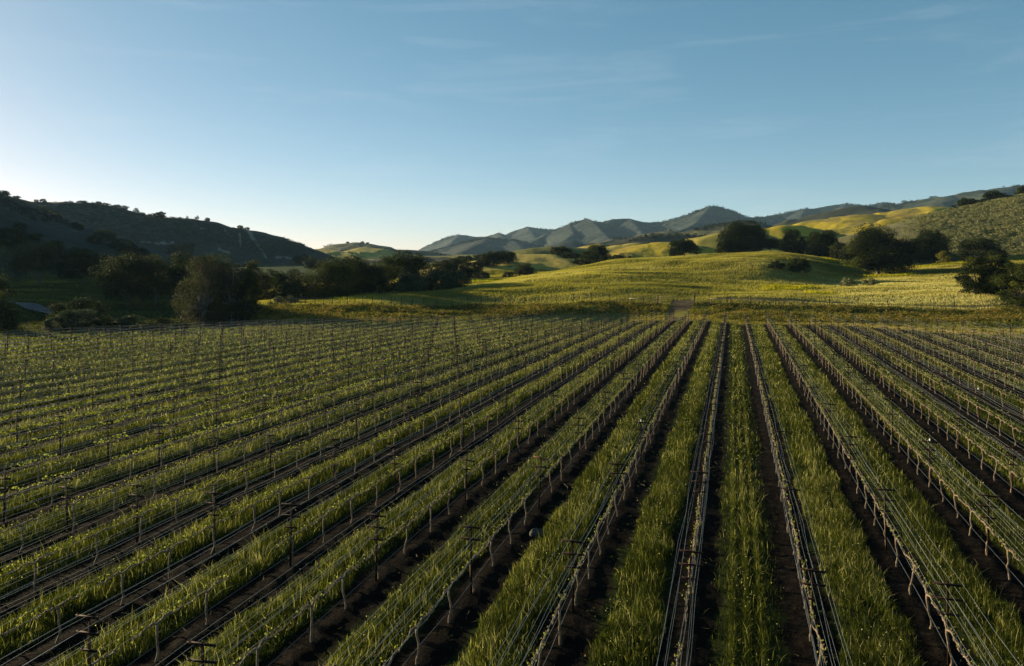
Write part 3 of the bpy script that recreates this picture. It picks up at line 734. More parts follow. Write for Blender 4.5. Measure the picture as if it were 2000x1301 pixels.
# ------------------------------------------------------------------ grapevines
def vine_geo(sd, leafy_amt, low=False):
    r = np.random.default_rng(sd)
    ns = 4 if low else 6
    tr, co, lf = Geo(), Geo(), Geo()
    m = 5 if low else 9
    tt = np.linspace(0, 1, m)
    wob = np.cumsum(r.normal(0, .018, (m, 2)), axis=0) * (1 if not low else 1.4)
    pts = np.stack([wob[:, 0], wob[:, 1], tt * .95 - .03 + 0], 1)
    tr.tube(pts, np.interp(tt, [0, .15, .6, 1], [.045, .030, .026, .032]), ns)
    # cane stake beside the trunk
    top = pts[-1]
    ends = []
    for sgn in (-1, 1):
        L = r.uniform(.72, .86); mm = 6 if low else 13
        s = np.linspace(0, 1, mm)
        cp = np.stack([top[0] * (1 - s) + r.normal(0, .010, mm), top[1] + sgn * L * s, top[2] + .07 * np.sin(np.pi * np.minimum(s * 1.6, 1)) + .03 * s + r.normal(0, .010, mm)], 1)
        cp[0] = top - np.array([0, sgn * .01, .02])
        co.tube(cp, np.interp(s, [0, .3, 1], [.027, .022, .013]), ns)
        step = 2 if low else 1
        for q in cp[1::step]:
            if r.random() < .85:
                sx, sy = r.normal(0, .03, 2); hh = r.uniform(.04, .10)
                if not low: co.tube([q, q + np.array([sx, sy, hh])], [.012, .007], 4)
                tip = q + np.array([sx, sy, hh])
                nl = r.poisson(leafy_amt)
                if nl:
                    C = tip + r.normal(0, .035, (nl, 3)) * (1 + leafy_amt * .18) + np.array([0, 0, .02 + leafy_amt * .012])
                    lf.quads(C, (.055 if leafy_amt < 3 else .085) * (1.2 if low else 1), r.uniform(0, 1, nl), .2, 1.25, rg=r)
    return tr, co, lf
def vine_kind(u): return 2 if u < -22 else (1 if u < -10 else 0)
VM = {}
for lk, amt in enumerate((1.1, 2.2, 4.5)):
    for s in range(4):
        tr, co, lf = vine_geo(100 + lk * 10 + s, amt)
        VM[(lk, s)] = (tr.mesh('trunk', [M['vine_bark']], True), co.mesh('cordon', [M['vine_bark']], True), lf.mesh('leaves', [M['vine_leaf']]))
cnt = {}
vine_near.sort(key=lambda r: (r[0], r[2]))
for (k, u, v, dist, px) in vine_near:
    cnt[k] = cnt.get(k, 0) + 1
    X, Y = xy(u, v)
    lk = vine_kind(u); tr, co, lf = VM[(lk, random.randrange(4))]
    look = ('bare vine', 'budding vine', 'leafy vine')[lk]
    e_ = empty('grapevine', (X, Y, g1(X, Y)), -TH + random.choice((0, math.pi)) + random.gauss(0, .03), label='%s, %s from near end, %s' % (look, ORD[cnt[k]] if cnt[k] < len(ORD) else 'number %d' % cnt[k], rowname(k)), category='grapevine', group='grapevines tied to the trellis rows')
    mesh_obj('trunk', tr, e_); mesh_obj('cordon', co, e_); mesh_obj('leaves', lf, e_)
LOWV = {(lk, s): [g.arrays() for g in vine_geo(300 + lk * 10 + s, (1.2, 2.6, 5.0)[lk], True)] for lk in range(3) for s in range(4)}
gb, gl = Geo(), Geo()
U = np.array([r[1] for r in vine_far]); VV = np.array([r[2] for r in vine_far]); FX, FY = xy(U, VV); FZ = G0(FX, FY)
for i in range(len(vine_far)):
    lk = vine_kind(U[i]); arr = LOWV[(lk, random.randrange(4))]
    a = -TH + (0 if random.random() < .5 else math.pi); c_, s_ = math.cos(a), math.sin(a)
    for j, (V_, Q_, T_, A_) in enumerate(arr):
        W = np.stack([V_[:, 0] * c_ - V_[:, 1] * s_ + FX[i], V_[:, 0] * s_ + V_[:, 1] * c_ + FY[i], V_[:, 2] + FZ[i]], 1)
        (gl if j == 2 else gb).add(W, Q_, T_, A_)
Vb, Qb, Tb, Ab = gb.arrays(); Vl, Ql, Tl, Al = gl.arrays()
me = make_mesh('grapevines', np.vstack([Vb, Vl]), np.vstack([Qb, Ql + len(Vb)]), Tb, [M['vine_bark'], M['vine_leaf']], {'tint': np.concatenate([Ab, Al])}, False,
               np.concatenate([np.zeros(len(Qb)), np.ones(len(Ql)), np.zeros(len(Tb))]))
mesh_obj('grapevines', me, kind='stuff', label='rest of the grapevines in rows too many and far to count', category='grapevines')

# ------------------------------------------------------------------ grass
def blades(name, X, Y, Z, H, Wd, tint, mat, lean=.35, face=None, **props):
    n = len(X)
    az = rng.uniform(0, 2 * np.pi, n) if face is None else rng.normal(R(-SUN_AZ), face, n); ln = np.abs(rng.normal(0, lean, n)) * H
    la = rng.uniform(0, 2 * np.pi, n)
    dx, dy = np.cos(az) * Wd / 2, np.sin(az) * Wd / 2
    lx, ly = np.cos(la) * ln, np.sin(la) * ln
    V = np.empty((n, 5, 3))
    V[:, 0] = np.stack([X - dx, Y - dy, Z], 1); V[:, 1] = np.stack([X + dx, Y + dy, Z], 1)
    V[:, 2] = np.stack([X + dx * .85 + lx * .35, Y + dy * .85 + ly * .35, Z + H * .6], 1)
    V[:, 3] = np.stack([X - dx * .85 + lx * .35, Y - dy * .85 + ly * .35, Z + H * .6], 1)
    V[:, 4] = np.stack([X + lx, Y + ly, Z + H], 1)
    b = np.arange(n)[:, None] * 5
    Q = b + np.array([[0, 1, 2, 3]]); T = b + np.array([[3, 2, 4]])
    me = make_mesh(name, V.reshape(-1, 3), Q, T, [mat], {'tint': np.repeat(tint, 5)})
    return mesh_obj(name, me, kind='stuff', **props)
def in_view(X, Y, m=180): 
    px = CX + F * X / np.maximum(Y, 1)
    return (px > -m) & (px < 2000 + m) & (Y > 11)
def strip_blades(vlo, vhi, dens, wmul, hmul=1.0):
    us = np.array([U0 + SP * (k + .5) for k in range(K0 - 1, K1 + 1)])
    W = 1.05
    n = int(len(us) * (vhi - vlo) * 2 * W * dens)
    ki = rng.integers(0, len(us), n); kk = ki + K0 - 1
    du = rng.uniform(-W, W, n); v = rng.uniform(vlo, vhi, n); u = us[ki] + du
    X, Y = xy(u, v)
    ok = in_view(X, Y) & (edge_out(X, Y) < -1.5) 
    X, Y, u, v, du, kk = [a[ok] for a in (X, Y, u, v, du, kk)]
    # strip outline: ragged, each strip a little different
    half = .77 + (hash2(kk, kk * 0, 5) - .5) * .16 + (fbm(u / .7 + kk * 3.1, v / 1.1, 3, 31) - .5) * .55 + sstep(6, 20, -u) * .06
    shift = (hash2(kk, kk * 0, 9) - .5) * .22 + (fbm(v / 6, kk * 7.7, 2, 33) - .5) * .25
    rr = np.abs(du - shift) / half
    keep = rr < 1
    stray = (rng.random(len(u)) < .12 * sstep(.45, .62, fbm(u / .6, v / .6, 2, 37))) & (rr < 2.0)
    mid = kk == -1
    lane = np.abs(((du + .02 + (fbm(v / 5, v * 0, 2, 35) - .5) * .1) / .36 + .5) % 1 - .5)              # the middle strip was drilled in lines
    keep &= ~mid | ((lane < .20) & (np.abs(du) < .50)) | (rng.random(len(u)) < .07)
    gap = fbm(u / .9, v / 1.6, 3, 39)
    keep &= (gap > .33) | (rng.random(len(u)) < .25)
    keep |= stray
    X, Y, u, v, du, rr, kk = [a[keep] for a in (X, Y, u, v, du, rr, kk)]
    Z = G0(X, Y) - .02
    H = (.08 + .19 * np.sqrt(np.clip(1 - rr ** 2, 0, 1))) * rng.uniform(.35, 1.3, len(u)) * hmul
    H *= .75 + .6 * fbm(u / 1.2, v / 1.2, 3, 43)
    H *= np.where(rr > 1, .5, 1) * (1 + .18 * sstep(8, 22, -u)) * np.where(u > 12, .72, 1)
    # tall seed heads
    tall = rng.random(len(u)) < .07; H = np.where(tall, H * 1.55, H)
    tint = np.clip(.12 + .50 * fbm(u / .8, v / .8, 3, 47) + rng.normal(0, .13, len(u)) + .45 * tall + .10 * (fbm(u / 9, v / 9, 2, 49) > .5), 0, 1)
    Wd = rng.uniform(.010, .020, len(u)) * wmul
    broad = (fbm(u / .7, v / .7, 3, 53) > .56) & (rng.random(len(u)) < .5)
    Wd = np.where(broad, Wd * 1.7, Wd); H = np.where(broad, H * .8, H)
    return X, Y, Z, H, Wd, tint
parts = [strip_blades(4, 32, 900, .72), strip_blades(32, 60, 260, 1.5), strip_blades(60, 132, 90, 3.0, 1.05)]
a = [np.concatenate(c) for c in zip(*parts)]
print('strip blades', len(a[0]))
blades('grass', *a, M['strip_grass'], .5, label='green and straw grass growing in strips between the vine rows', category='grass')

n = 55000
ki = rng.integers(K0, K1, n); du = rng.normal(0, .38, n); v = 6 + 95 * rng.random(n) ** 1.3
u = U0 + SP * (ki + .5) + du; X, Y = xy(u, v)
ok = in_view(X, Y) & (edge_out(X, Y) < -1) & (fbm(u / 1.1, v / 1.7, 3, 63) > .46)
X, Y = X[ok], Y[ok]; Z = G0(X, Y) + rng.uniform(.22, .48, ok.sum())
g = Geo(); g.quads(np.stack([X, Y, Z], 1),   .016 + .0007 * Y, np.clip(rng.normal(.8, .2, len(X)), 0, 1), 1.0, 1.1)
mesh_obj('seed_heads', g.mesh('seed_heads', [M['seed']]), kind='stuff', label='pale seed heads and tiny flowers speckling the grass strips', category='wildflowers')
# broad-leaved weeds scattered over strips and soil
def weed_clumps(name, C, rad, nleaf, size, mat, tintf, flat=.6, **props):
    n = len(C)
    idx = np.repeat(np.arange(n), nleaf)
    o = rng.normal(0, 1, (len(idx), 3)); o /= np.linalg.norm(o, axis=1)[:, None]; o *= rng.uniform(.3, 1, (len(idx), 1)) ** .5
    o[:, 2] = np.abs(o[:, 2]) * flat
    g = Geo(); g.quads(C[idx] + o * rad[idx][:, None], size[idx] if hasattr(size, '__len__') else size, tintf(idx), .4)
    return mesh_obj(name, g.mesh(name, [mat]), kind='stuff', **props)
n = 26000
ki = rng.integers(K0, K1, n); du = rng.normal(0, .62, n); v = 6 + 75 * rng.random(n) ** 1.6
u = U0 + SP * (ki + .5) + du; X, Y = xy(u, v)
ok = in_view(X, Y) & (edge_out(X, Y) < -1) & (fbm(u / 1.5, v / 1.5, 3, 61) > .47)
X, Y = X[ok], Y[ok]; Z = G0(X, Y)
lift = np.where(np.abs(du[ok]) < .6, .22, .02)
C = np.stack([X, Y, Z + lift * rng.uniform(.3, 1.3, len(X))], 1)
weed_clumps('weeds', C, rng.uniform(.06, .17, len(X)), 9, .055, M['lime_leaf'], lambda i: rng.uniform(.1, 1, len(i)), label='broad-leaved weeds among the grass strips and on the soil', category='weeds')
# dry straw and prunings on the soil
n = 9000
ki = rng.integers(K0, K1, n); u = U0 + SP * ki + rng.normal(0, .45, n); v = 6 + 45 * rng.random(n) ** 1.4
X, Y = xy(u, v); ok = in_view(X, Y) & (fbm(u / 1.1, v / 1.1, 3, 67) > .45); X, Y = X[ok], Y[ok]
Z = G0(X, Y); g = Geo()
nn = len(X); a1 = rng.uniform(0, 6.28, nn); L = rng.uniform(.04, .22, nn); dx, dy = np.cos(a1) * L, np.sin(a1) * L; wx, wy = -np.sin(a1) * .006, np.cos(a1) * .006
zz = Z + .05
V = np.stack([np.stack([X - dx - wx, Y - dy - wy, zz], 1), np.stack([X + dx - wx, Y + dy - wy, zz + rng.uniform(0, .06, nn)], 1), np.stack([X + dx + wx, Y + dy + wy, zz + .03], 1), np.stack([X - dx + wx, Y - dy + wy, zz], 1)], 1)
g.add(V.reshape(-1, 3), np.arange(4 * nn).reshape(nn, 4), None, np.repeat(rng.uniform(.5, 1, nn), 4))
mesh_obj('dry_straw', g.mesh('dry_straw', [M['moss_leaf']]), kind='stuff', label='dry straw and vine prunings lying on the dark soil', category='straw')

# meadow, bank and verge beyond the vineyard
def polar_scatter(n, px0, px1, d0, d1):
    px = rng.uniform(px0, px1, n); d = np.sqrt(rng.uniform(d0 ** 2, d1 ** 2, n)); return px, (px - CX) / F * d, d
px, X, Y = polar_scatter(900000, -30, 2030, 92, 290)
e = edge_out(X, Y); fd = fence_d(px)
dens = np.where(px < 480, .45, 1.0)
ok = (e > .5) & (rng.random(len(px)) < dens)
thr = (np.abs(px - (1333 - (fd + 1 - Y) * 1.2)) < 22) & (Y > fd - 22) & (Y < fd + 3)
trk = (np.abs(Y - fd - 4.0) < 1.2) & (px > 1400) & (px < 1980)
ok &= ~thr & ~trk
px, X, Y, e, fd = px[ok], X[ok], Y[ok], e[ok], fd[ok]
Z = G(X, Y)
bank = (Y < fd - 1.0)
pn = fbm(X / 14, Y / 5, 4, 71); pn2 = fbm(X / 3, Y / 2, 3, 73); ps = fbm(X / 40, Y / 12, 3, 79)
n = len(X)
pale = sstep(1560, 1660, px) * (1 - sstep(182, 200, Y)) * (Y > fd)
tint = np.clip(.0 + .75 * pn + .5 * (ps - .35) + .25 * pale + rng.normal(0, .06, n), 0, 1)
H = rng.uniform(.20, .42, n) * (.5 + pn2); Wd = .03 + .0005 * Y
tint = np.clip(tint - np.where(px < 480, .35, 0), 0, 1)  # valley blades tinted darker, painting the hill's shade into their colour
m = ~bank
yel = m & (bloom_mask(px, X, Y) * .75 > rng.random(n))
gr = m & ~yel
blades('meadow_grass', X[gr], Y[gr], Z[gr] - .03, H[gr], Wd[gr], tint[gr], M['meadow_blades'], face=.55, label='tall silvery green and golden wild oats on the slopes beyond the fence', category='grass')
blades('mustard', X[yel], Y[yel], Z[yel] - .03, H[yel] * 1.7, Wd[yel] * 1.3, np.clip(.45 + rng.normal(0, .3, yel.sum()), 0, 1), M['mustard'], face=.6, label='yellow flowering mustard growing in drifts under the oaks', category='wildflowers')
bk = bank & (rng.random(n) < np.where(Y > fd - 16, 1, .8))
ee = e[bk]; lit_rim = (ee < 6)  # sunlit edge painted in: grass beside the field gets a brighter tint
blades('bank_grass', X[bk], Y[bk], Z[bk] - .03, H[bk] * np.where(lit_rim, .8, 1.0), Wd[bk] * 1.5, np.clip(tint[bk] * .9 + np.where(lit_rim, .25, -.02), 0, 1), M['bank_weed'], face=.8, label='rank green and reddish grass on the bank below the fence', category='grass')
# weeds on the bank as leafy clumps
n = 9000
px, X, Y = polar_scatter(n * 6, 480, 2030, 110, 160)
e = edge_out(X, Y); fd = fence_d(px)
ok = (Y < fd - .5) & (e > 4.5) & (fbm(X / 5, Y / 3, 3, 83) > .44) & ~((np.abs(px - (1333 - (fd + 1 - Y) * 1.2)) < 26))
X, Y = X[ok][:n], Y[ok][:n]; Z = G0(X, Y)
weed_clumps('bank_weeds', np.stack([X, Y, Z + .05], 1), rng.uniform(.3, .8, len(X)), 14, .20, M['bank_weed'], lambda i: np.clip(hash2(i, i * 0, 3) * .9 + rng.normal(0, .15, len(i)), 0, 1), 1.0, label='bushy dark weeds covering the bank below the fence', category='weeds')
# sagebrush on the right-hand hill
n = 5200
px, X, Y = polar_scatter(n * 2, 1760, 2080, 232, 350)
hs = [h for h in HILLS if h.mat == 'sage'][0]
zs = hs.z(X, Y); ok = (zs > G0(X, Y) - .5) & ((px > 1800 + (340 - Y) * -.2) | (rng.random(len(px)) < .3)) & (px + rng.normal(0, 25, len(px)) > 1775)
X, Y, zs = X[ok][:n], Y[ok][:n], zs[ok][:n]
weed_clumps('sagebrush', np.stack([X, Y, zs + .1], 1), rng.uniform(.5, 1.25, len(X)), 26, .42, M['sage_leaf'], lambda i: np.clip(hash2(i, i * 0, 8) * .7 + rng.normal(.15, .15, len(i)), 0, 1), .9, label='grey green sagebrush dotted over the rounded hill on the right', category='sagebrush')
# scrub on the big shaded hill
n = 2600
px, X, Y = polar_scatter(n * 3, -60, 660, 330, 690)
zs = G(X, Y); ok = (zs > base_z(X, Y) + 2) & (fbm(X / 30, Y / 40, 3, 91) > .50)
X, Y, zs = X[ok][:n], Y[ok][:n], zs[ok][:n]
weed_clumps('scrub', np.stack([X, Y, zs], 1), rng.uniform(.6, 2.2, len(X)), 30, .6, M['scrub_leaf'], lambda i: rng.uniform(0, 1, len(i)), .8, label='dark scrub in the gullies of the shaded hill on the left', category='scrub')
# woods on far ridges
def ridge_woods(hs, n, size, mat, label):
    pts = []
    for h in hs:
        for L in h.lines[:1]:
            seg = np.linalg.norm(np.diff(L, axis=0), axis=1); cs = np.concatenate([[0], np.cumsum(seg)])
            s = rng.uniform(0, cs[-1], n); x = np.interp(s, cs, L[:, 0]); y = np.interp(s, cs, L[:, 1]) + rng.uniform(-1, .3, n) * size * 6
            z = h.z(x, y); ok = fbm(x / (size * 14), y / (size * 14), 2, 95) > .5
            pts.append(np.stack([x, y, z], 1)[ok])
    C = np.vstack(pts)
    weed_clumps('woodland', C, rng.uniform(.5, 1.0, len(C)) * size, 16, size * .5, mat, lambda i: rng.uniform(0, .8, len(i)), 1.3, label=label, category='woodland')
ridge_woods([h for h in HILLS if h.name == 'mountain'], 380, 6.0, M['scrub_leaf'], 'tiny dark trees along the crests of the blue mountains')
ridge_woods([h for h in HILLS if h.mat in ('scrub', 'scrubgrass')], 130, 3.6, M['scrub_leaf'], 'small dark trees along the tops of the middle foothills')

# ------------------------------------------------------------------ trees
def tree(px, top, w, d, label, leaf='oak_leaf', bark='bark', cat='oak tree', name='oak_tree', bottom=None, dens=1.0, low=.18, lx=.0, sparse=0.0, droop=0.0, h=None, group='oaks and other trees around the vineyard', lobes=None, dead=0):
    """px / top / w: photo column, top row and width in photo pixels; d: distance. The tree is built at its true size."""
    X = (px - CX) / F * d; Y = d; gz = g1(X, Y)
    tz = CZ - (top - HY) * d / F
    Hh = h if h else max((tz - gz) * (1.10 if d < 320 else 1.0), 2.5)
    Wm = w * d / F * 1.12
    e_ = empty(name, (X, Y, gz - .1), 0, label=label, category=cat, group=group)
    rr = np.random.default_rng(int(px * 7 + top * 13 + d))
    a, b = Wm / 2, Wm / 2 * .85
    cz0 = Hh * low; ch = (Hh - cz0)
    # crown: clusters of leaves spread over an uneven dome
    nc = lobes or int(np.clip(20 + Wm * 3.6, 16, 95))
    th = rr.uniform(0, 2 * np.pi, nc); ph = np.arccos(1 - rr.uniform(0, 1.88 if low < .08 else 1.60, nc)); rad = rr.uniform(.35, 1.0, nc) ** .6
    cx_ = np.cos(th) * np.sin(ph) * a * rad * .84; cy_ = np.sin(th) * np.sin(ph) * b * rad * .84
    cz_ = cz0 + ch * (.36 + .54 * np.cos(ph) * rad)
    cr = rr.uniform(.065, .19, nc) * min(Wm, Hh * 1.5)
    cz_ = np.clip(cz_, cz0 + cr * .3, Hh - cr * .55)
    lsz = max(.16, min(.055 * Wm, .0011 * d * 1.25))
    g = Geo()
    for i in range(nc):
        nl = int(np.clip(dens * 26 * (cr[i] / lsz) ** 1.5, 30, 900) * (1 - sparse))
        o = rr.normal(size=(nl, 3)); o /= np.linalg.norm(o, axis=1)[:, None]
        r_ = rr.uniform(.25, 1.0, nl) ** .45
        bump = 1 + .28 * (vnoise(o[:, 0] * 2.2 + i, o[:, 1] * 2.2 + o[:, 2] * 1.7, 7) - .5) * 2
        c = np.array([cx_[i], cy_[i], cz_[i]]) + o * (r_ * bump * cr[i])[:, None] * np.array([1.12, 1.12, .78])
        if droop: c[:, 2] -= rr.exponential(droop, nl) * (rr.random(nl) < .5)
        c[:, 2] = np.maximum(c[:, 2], .15)
        g.quads(c, lsz, np.clip(rr.normal(.42, .26) + rr.normal(0, .16, nl), 0, 1), .35, 1.5, out=o * .7, rg=rr)
    # trunk and limbs
    t = Geo(); tr = max(.035 * Hh, .02 * Wm) * 1.0
    fork = np.array([lx * a, 0, cz0 + ch * .16])
    t.tube([(0, 0, -.4), (0, 0, .1), fork * np.array([.5, .5, .55]), fork], [tr * 1.5, tr * 1.15, tr * .9, tr * .8], 8)
    for i in rr.permutation(nc)[:min(nc, 11 + dead)]:
        tip = np.array([cx_[i], cy_[i], cz_[i]]); midp = fork * .55 + tip * .45 + rr.normal(0, .05 * Wm, 3) * np.array([1, 1, .5])
        s = np.linspace(0, 1, 7)[:, None]
        pts = (1 - s) ** 2 * fork + 2 * s * (1 - s) * midp + s ** 2 * tip + rr.normal(0, .012 * Wm, (7, 3)) * (s > 0) 
        t.tube(pts, np.linspace(tr * .55, tr * .13, 7), 5)
    mesh_obj('trunk', t.mesh('trunk', [M[bark]], True), e_)
    mesh_obj('crown', g.mesh('crown', [M[leaf]]), e_)
    if dead:      # pale dead limbs reaching out of the crown
        t2 = Geo()
        for i in range(dead):
            ang = rr.uniform(-2.9, -.2); L = rr.uniform(.5, .95) * a
            p0 = fork * rr.uniform(.4, 1.1); dirv = np.array([math.cos(ang), -abs(math.sin(ang)) * .9, rr.uniform(.05, .9)])
            s = np.linspace(0, 1, 7)[:, None]
            pts = p0 + dirv * L * s + np.cumsum(rr.normal(0, .035 * L, (7, 3)), axis=0)
            t2.tube(pts, np.linspace(tr * .35, .04, 7), 5)
        mesh_obj('dead_limbs', t2.mesh('dead_limbs', [M['pale_bark']], True), e_, label='bare pale grey limbs')
    return e_
def bush(px, top, w, d, label, leaf='oak_leaf', h=None, cat='bush', dens=1.0, low=-.05, **k):
    return tree(px, top, w, d, label, leaf, 'bark', cat, 'bush', low=low, dens=dens, h=h, group='bushes at the foot of the trees', **k)

# left valley
tree(76, 478, 92, 238, 'lone olive-toned oak with visible trunk standing in the dim meadow at left', 'olive_leaf', low=.30, sparse=.45)
tree(158, 487, 86, 236, 'dark spreading oak just right of the lone olive-toned oak', low=.16)
tree(207, 498, 50, 228, 'smaller dark oak between the spreading oak and the large shaded oak', low=.2)
tree(250, 489, 112, 168, 'large nearly black oak in the shaded valley behind the pale willow bushes', low=.10)
tree(302, 500, 70, 176, 'dark oak close behind the right side of the nearly black oak', low=.1)
tree(330, 513, 66, 190, 'shaded oak between the black oak and the lichen-draped oak', low=.1)
tree(352, 494, 66, 190, 'dark oak peeping over the left shoulder of the lichen-draped oak', low=.1)
tree(398, 493, 100, 137, 'lichen-draped oak with bare grey limbs beside the vineyard edge', 'moss_leaf', 'pale_bark', low=.06, sparse=.40, droop=1.1, dead=3)
tree(405, 500, 118, 143, 'dense dark oak directly behind the lichen-draped oak', low=.03, dens=1.15)
tree(466, 499, 84, 139, 'oak with sunlit top and dark flank right of the lichen-draped oak', 'oak_leaf', low=.05)
tree(455, 512, 60, 135, 'pale hanging lichen growth in front of the oak with sunlit top', 'moss_leaf', 'pale_bark', low=.10, sparse=.55, droop=.9, dead=1)
tree(478, 545, 66, 133, 'low dark oak at the right foot of the lichen-draped group', low=.0)
tree(-6, 533, 66, 122, 'dark oak cut off by the left edge of the photo', low=.12)
bush(5, 585, 70, 119, 'dark thicket under the oak at the left edge', low=.0)
bush(150, 582, 106, 134, 'wide dark thicket above the pale willow bushes')
bush(150, 601, 74, 123, 'rounded blue-green willow bush, largest of the pale ones', 'willow_leaf')
bush(107, 618, 50, 121, 'low willow bush at the left foot of the largest one', 'willow_leaf')
bush(205, 617, 46, 122, 'small dark bush right of the largest willow bush')
bush(252, 613, 58, 126, 'faint grey-green bush under the nearly black oak', 'willow_leaf')
bush(318, 618, 46, 124, 'dark bush left of the fallen grey limbs', 'oak_leaf')
bush(290, 628, 60, 122, 'sunlit lime bush just above the vineyard edge', 'lime_leaf')
bush(350, 630, 40, 120, 'small dark bush in front of the lichen-draped oak')
# centre-left belt
tree(523, 527, 60, 170, 'dark oak at the left end of the belt beside the green meadow', low=.0)
tree(556, 524, 62, 178, 'dark oak second in the belt beside the green meadow', low=.0)
tree(592, 533, 56, 172, 'brownish thin tree in the gap before the bright green oak', 'olive_leaf', low=.1, sparse=.3)
tree(575, 545, 66, 165, 'low black oak filling the gap before the bright green oak', low=.0)
bush(552, 583, 62, 153, 'grey-green bush in front of the dark oaks of the belt', 'willow_leaf')
tree(655, 507, 104, 166, 'broad bright green oak lit from the left', 'lime_leaf', low=.0, dens=1.15)
tree(700, 506, 92, 174, 'dark rounded oak touching the bright green oak', low=.0, dens=1.1)
tree(752, 499, 62, 178, 'leafy oak with lit tufts left of the tallest dark oaks', 'lime_leaf', low=.0)
tree(782, 490, 74, 186, 'tallest dark oak in the centre-left belt', low=.0, dens=1.1)
tree(818, 495, 66, 188, 'dark domed oak right of the tallest one in the belt', low=.0, dens=1.1)
bush(805, 535, 70, 172, 'grey-green willow bush in front of the tallest dark oaks', 'willow_leaf')
bush(858, 527, 68, 178, 'wide willow bush right of the domed oak', 'willow_leaf')
bush(893, 531, 46, 180, 'last willow bush of the belt before the open slope', 'willow_leaf')
bush(840, 552, 90, 174, 'black undergrowth along the foot of the belt')
bush(730, 560, 90, 172, 'black undergrowth below the leafy oak with lit tufts')
tree(868, 507, 50, 250, 'small oak behind the wide willow bush', low=.05)
tree(895, 503, 46, 262, 'brown-green oak behind the last willow bush', 'olive_leaf', low=.05)
tree(925, 508, 44, 262, 'dark oak left of the pair on the lit knoll', low=.05)
tree(905, 497, 46, 420, 'distant hazy oak on the dip line, left one', low=.0)
tree(935, 496, 44, 430, 'distant hazy oak on the dip line, right one', low=.0)
tree(957, 492, 44, 300, 'left oak of the pair on the side of the lit knoll', low=.05)
tree(985, 489, 44, 305, 'right oak of the pair on the side of the lit knoll', low=.08)
bush(940, 528, 38, 250, 'round bush at the foot of the lit knoll', 'olive_leaf')
bush(1027, 514, 42, 272, 'tall round bush in front of the lit knoll', 'olive_leaf')
bush(1000, 531, 40, 262, 'low brown bush left of the tall round one', 'olive_leaf')
# right of the knoll
tree(1096, 480, 44, 345, 'upper oak on the right shoulder of the knoll', low=.05)
tree(1115, 493, 50, 318, 'middle oak in the cluster right of the knoll', low=.0)
tree(1135, 505, 44, 300, 'lowest oak in the cluster right of the knoll', low=.0)
tree(1166, 481, 60, 300, 'tallest oak of the cluster in the hollow behind the meadow hill', low=.03)
tree(1180, 498, 50, 285, 'dark oak under the tallest one in the hollow', low=.0)
tree(1212, 496, 54, 282, 'broad low oak at the right end of the hollow cluster', low=.0)
tree(1336, 468, 56, 296, 'single oak with visible trunk on top of the meadow hill', low=.12)
bush(1320, 490, 22, 300, 'small bush leaning on the single hilltop oak')
tree(1452, 437, 92, 300, 'grand spreading oak on the skyline of the meadow hill', low=.06, dens=1.15)
tree(1417, 470, 36, 296, 'low outer bough oak at the left side of the grand oak', low=.0)
tree(1505, 467, 34, 300, 'small oak with bare trunk just right of the grand oak', low=.3)
tree(1550, 449, 54, 286, 'tall narrow oak left of the paired oaks', low=.06)
tree(1606, 449, 66, 280, 'grey-green oak in the middle of the row behind the slope', low=.03)
tree(1640, 470, 40, 262, 'thin oak in front of the yellow flowers', low=.05, sparse=.3)
tree(1715, 446, 128, 216, 'largest oak, wide and dense, standing on the right', low=.05, dens=1.7)
tree(1813, 455, 74, 262, 'rounded oak at the foot of the sagebrush hill', low=.06, dens=1.5)
bush(1842, 489, 26, 250, 'small yellowish bush beside the rounded oak', 'yellow_leaf')
tree(1517, 516, 34, 196, 'small gnarled oak on the shaded slope, left one', low=.1)
tree(1561, 502, 44, 196, 'small gnarled oak on the shaded slope, right one', low=.1, sparse=.2)
bush(1655, 546, 36, 172, 'pale green shrub at the edge of the pale meadow', 'sage_leaf')
bush(1697, 549, 30, 174, 'second pale green shrub right of the first', 'sage_leaf')
bush(1915, 467, 78, 245, 'dark thicket between sagebrush hill and right-hand oaks')
tree(1905, 492, 70, 142, 'dense dark green oak at the right, left half of the pair', low=.0, dens=1.7)
tree(1950, 494, 70, 140, 'dense dark green oak at the right, behind the reddish one', low=.0, dens=1.7)
tree(1992, 510, 84, 121, 'lit green oak with rusty leaves at the right edge', 'lime_leaf', low=.0, dens=1.7)
tree(1889, 385, 38, 338, 'left oak on the crest of the sagebrush hill', low=.06)
tree(1918, 388, 26, 340, 'second oak on the crest of the sagebrush hill', low=.06)
tree(1941, 371, 40, 342, 'tallest oak on the crest of the sagebrush hill', low=.1)
bush(1966, 381, 32, 338, 'lit bush right of the tallest crest oak', 'olive_leaf')
tree(2002, 361, 30, 345, 'oak on the crest at the right edge of the photo', low=.05)
bush(1862, 407, 16, 336, 'tiny dark bush at the left end of the crest oaks')
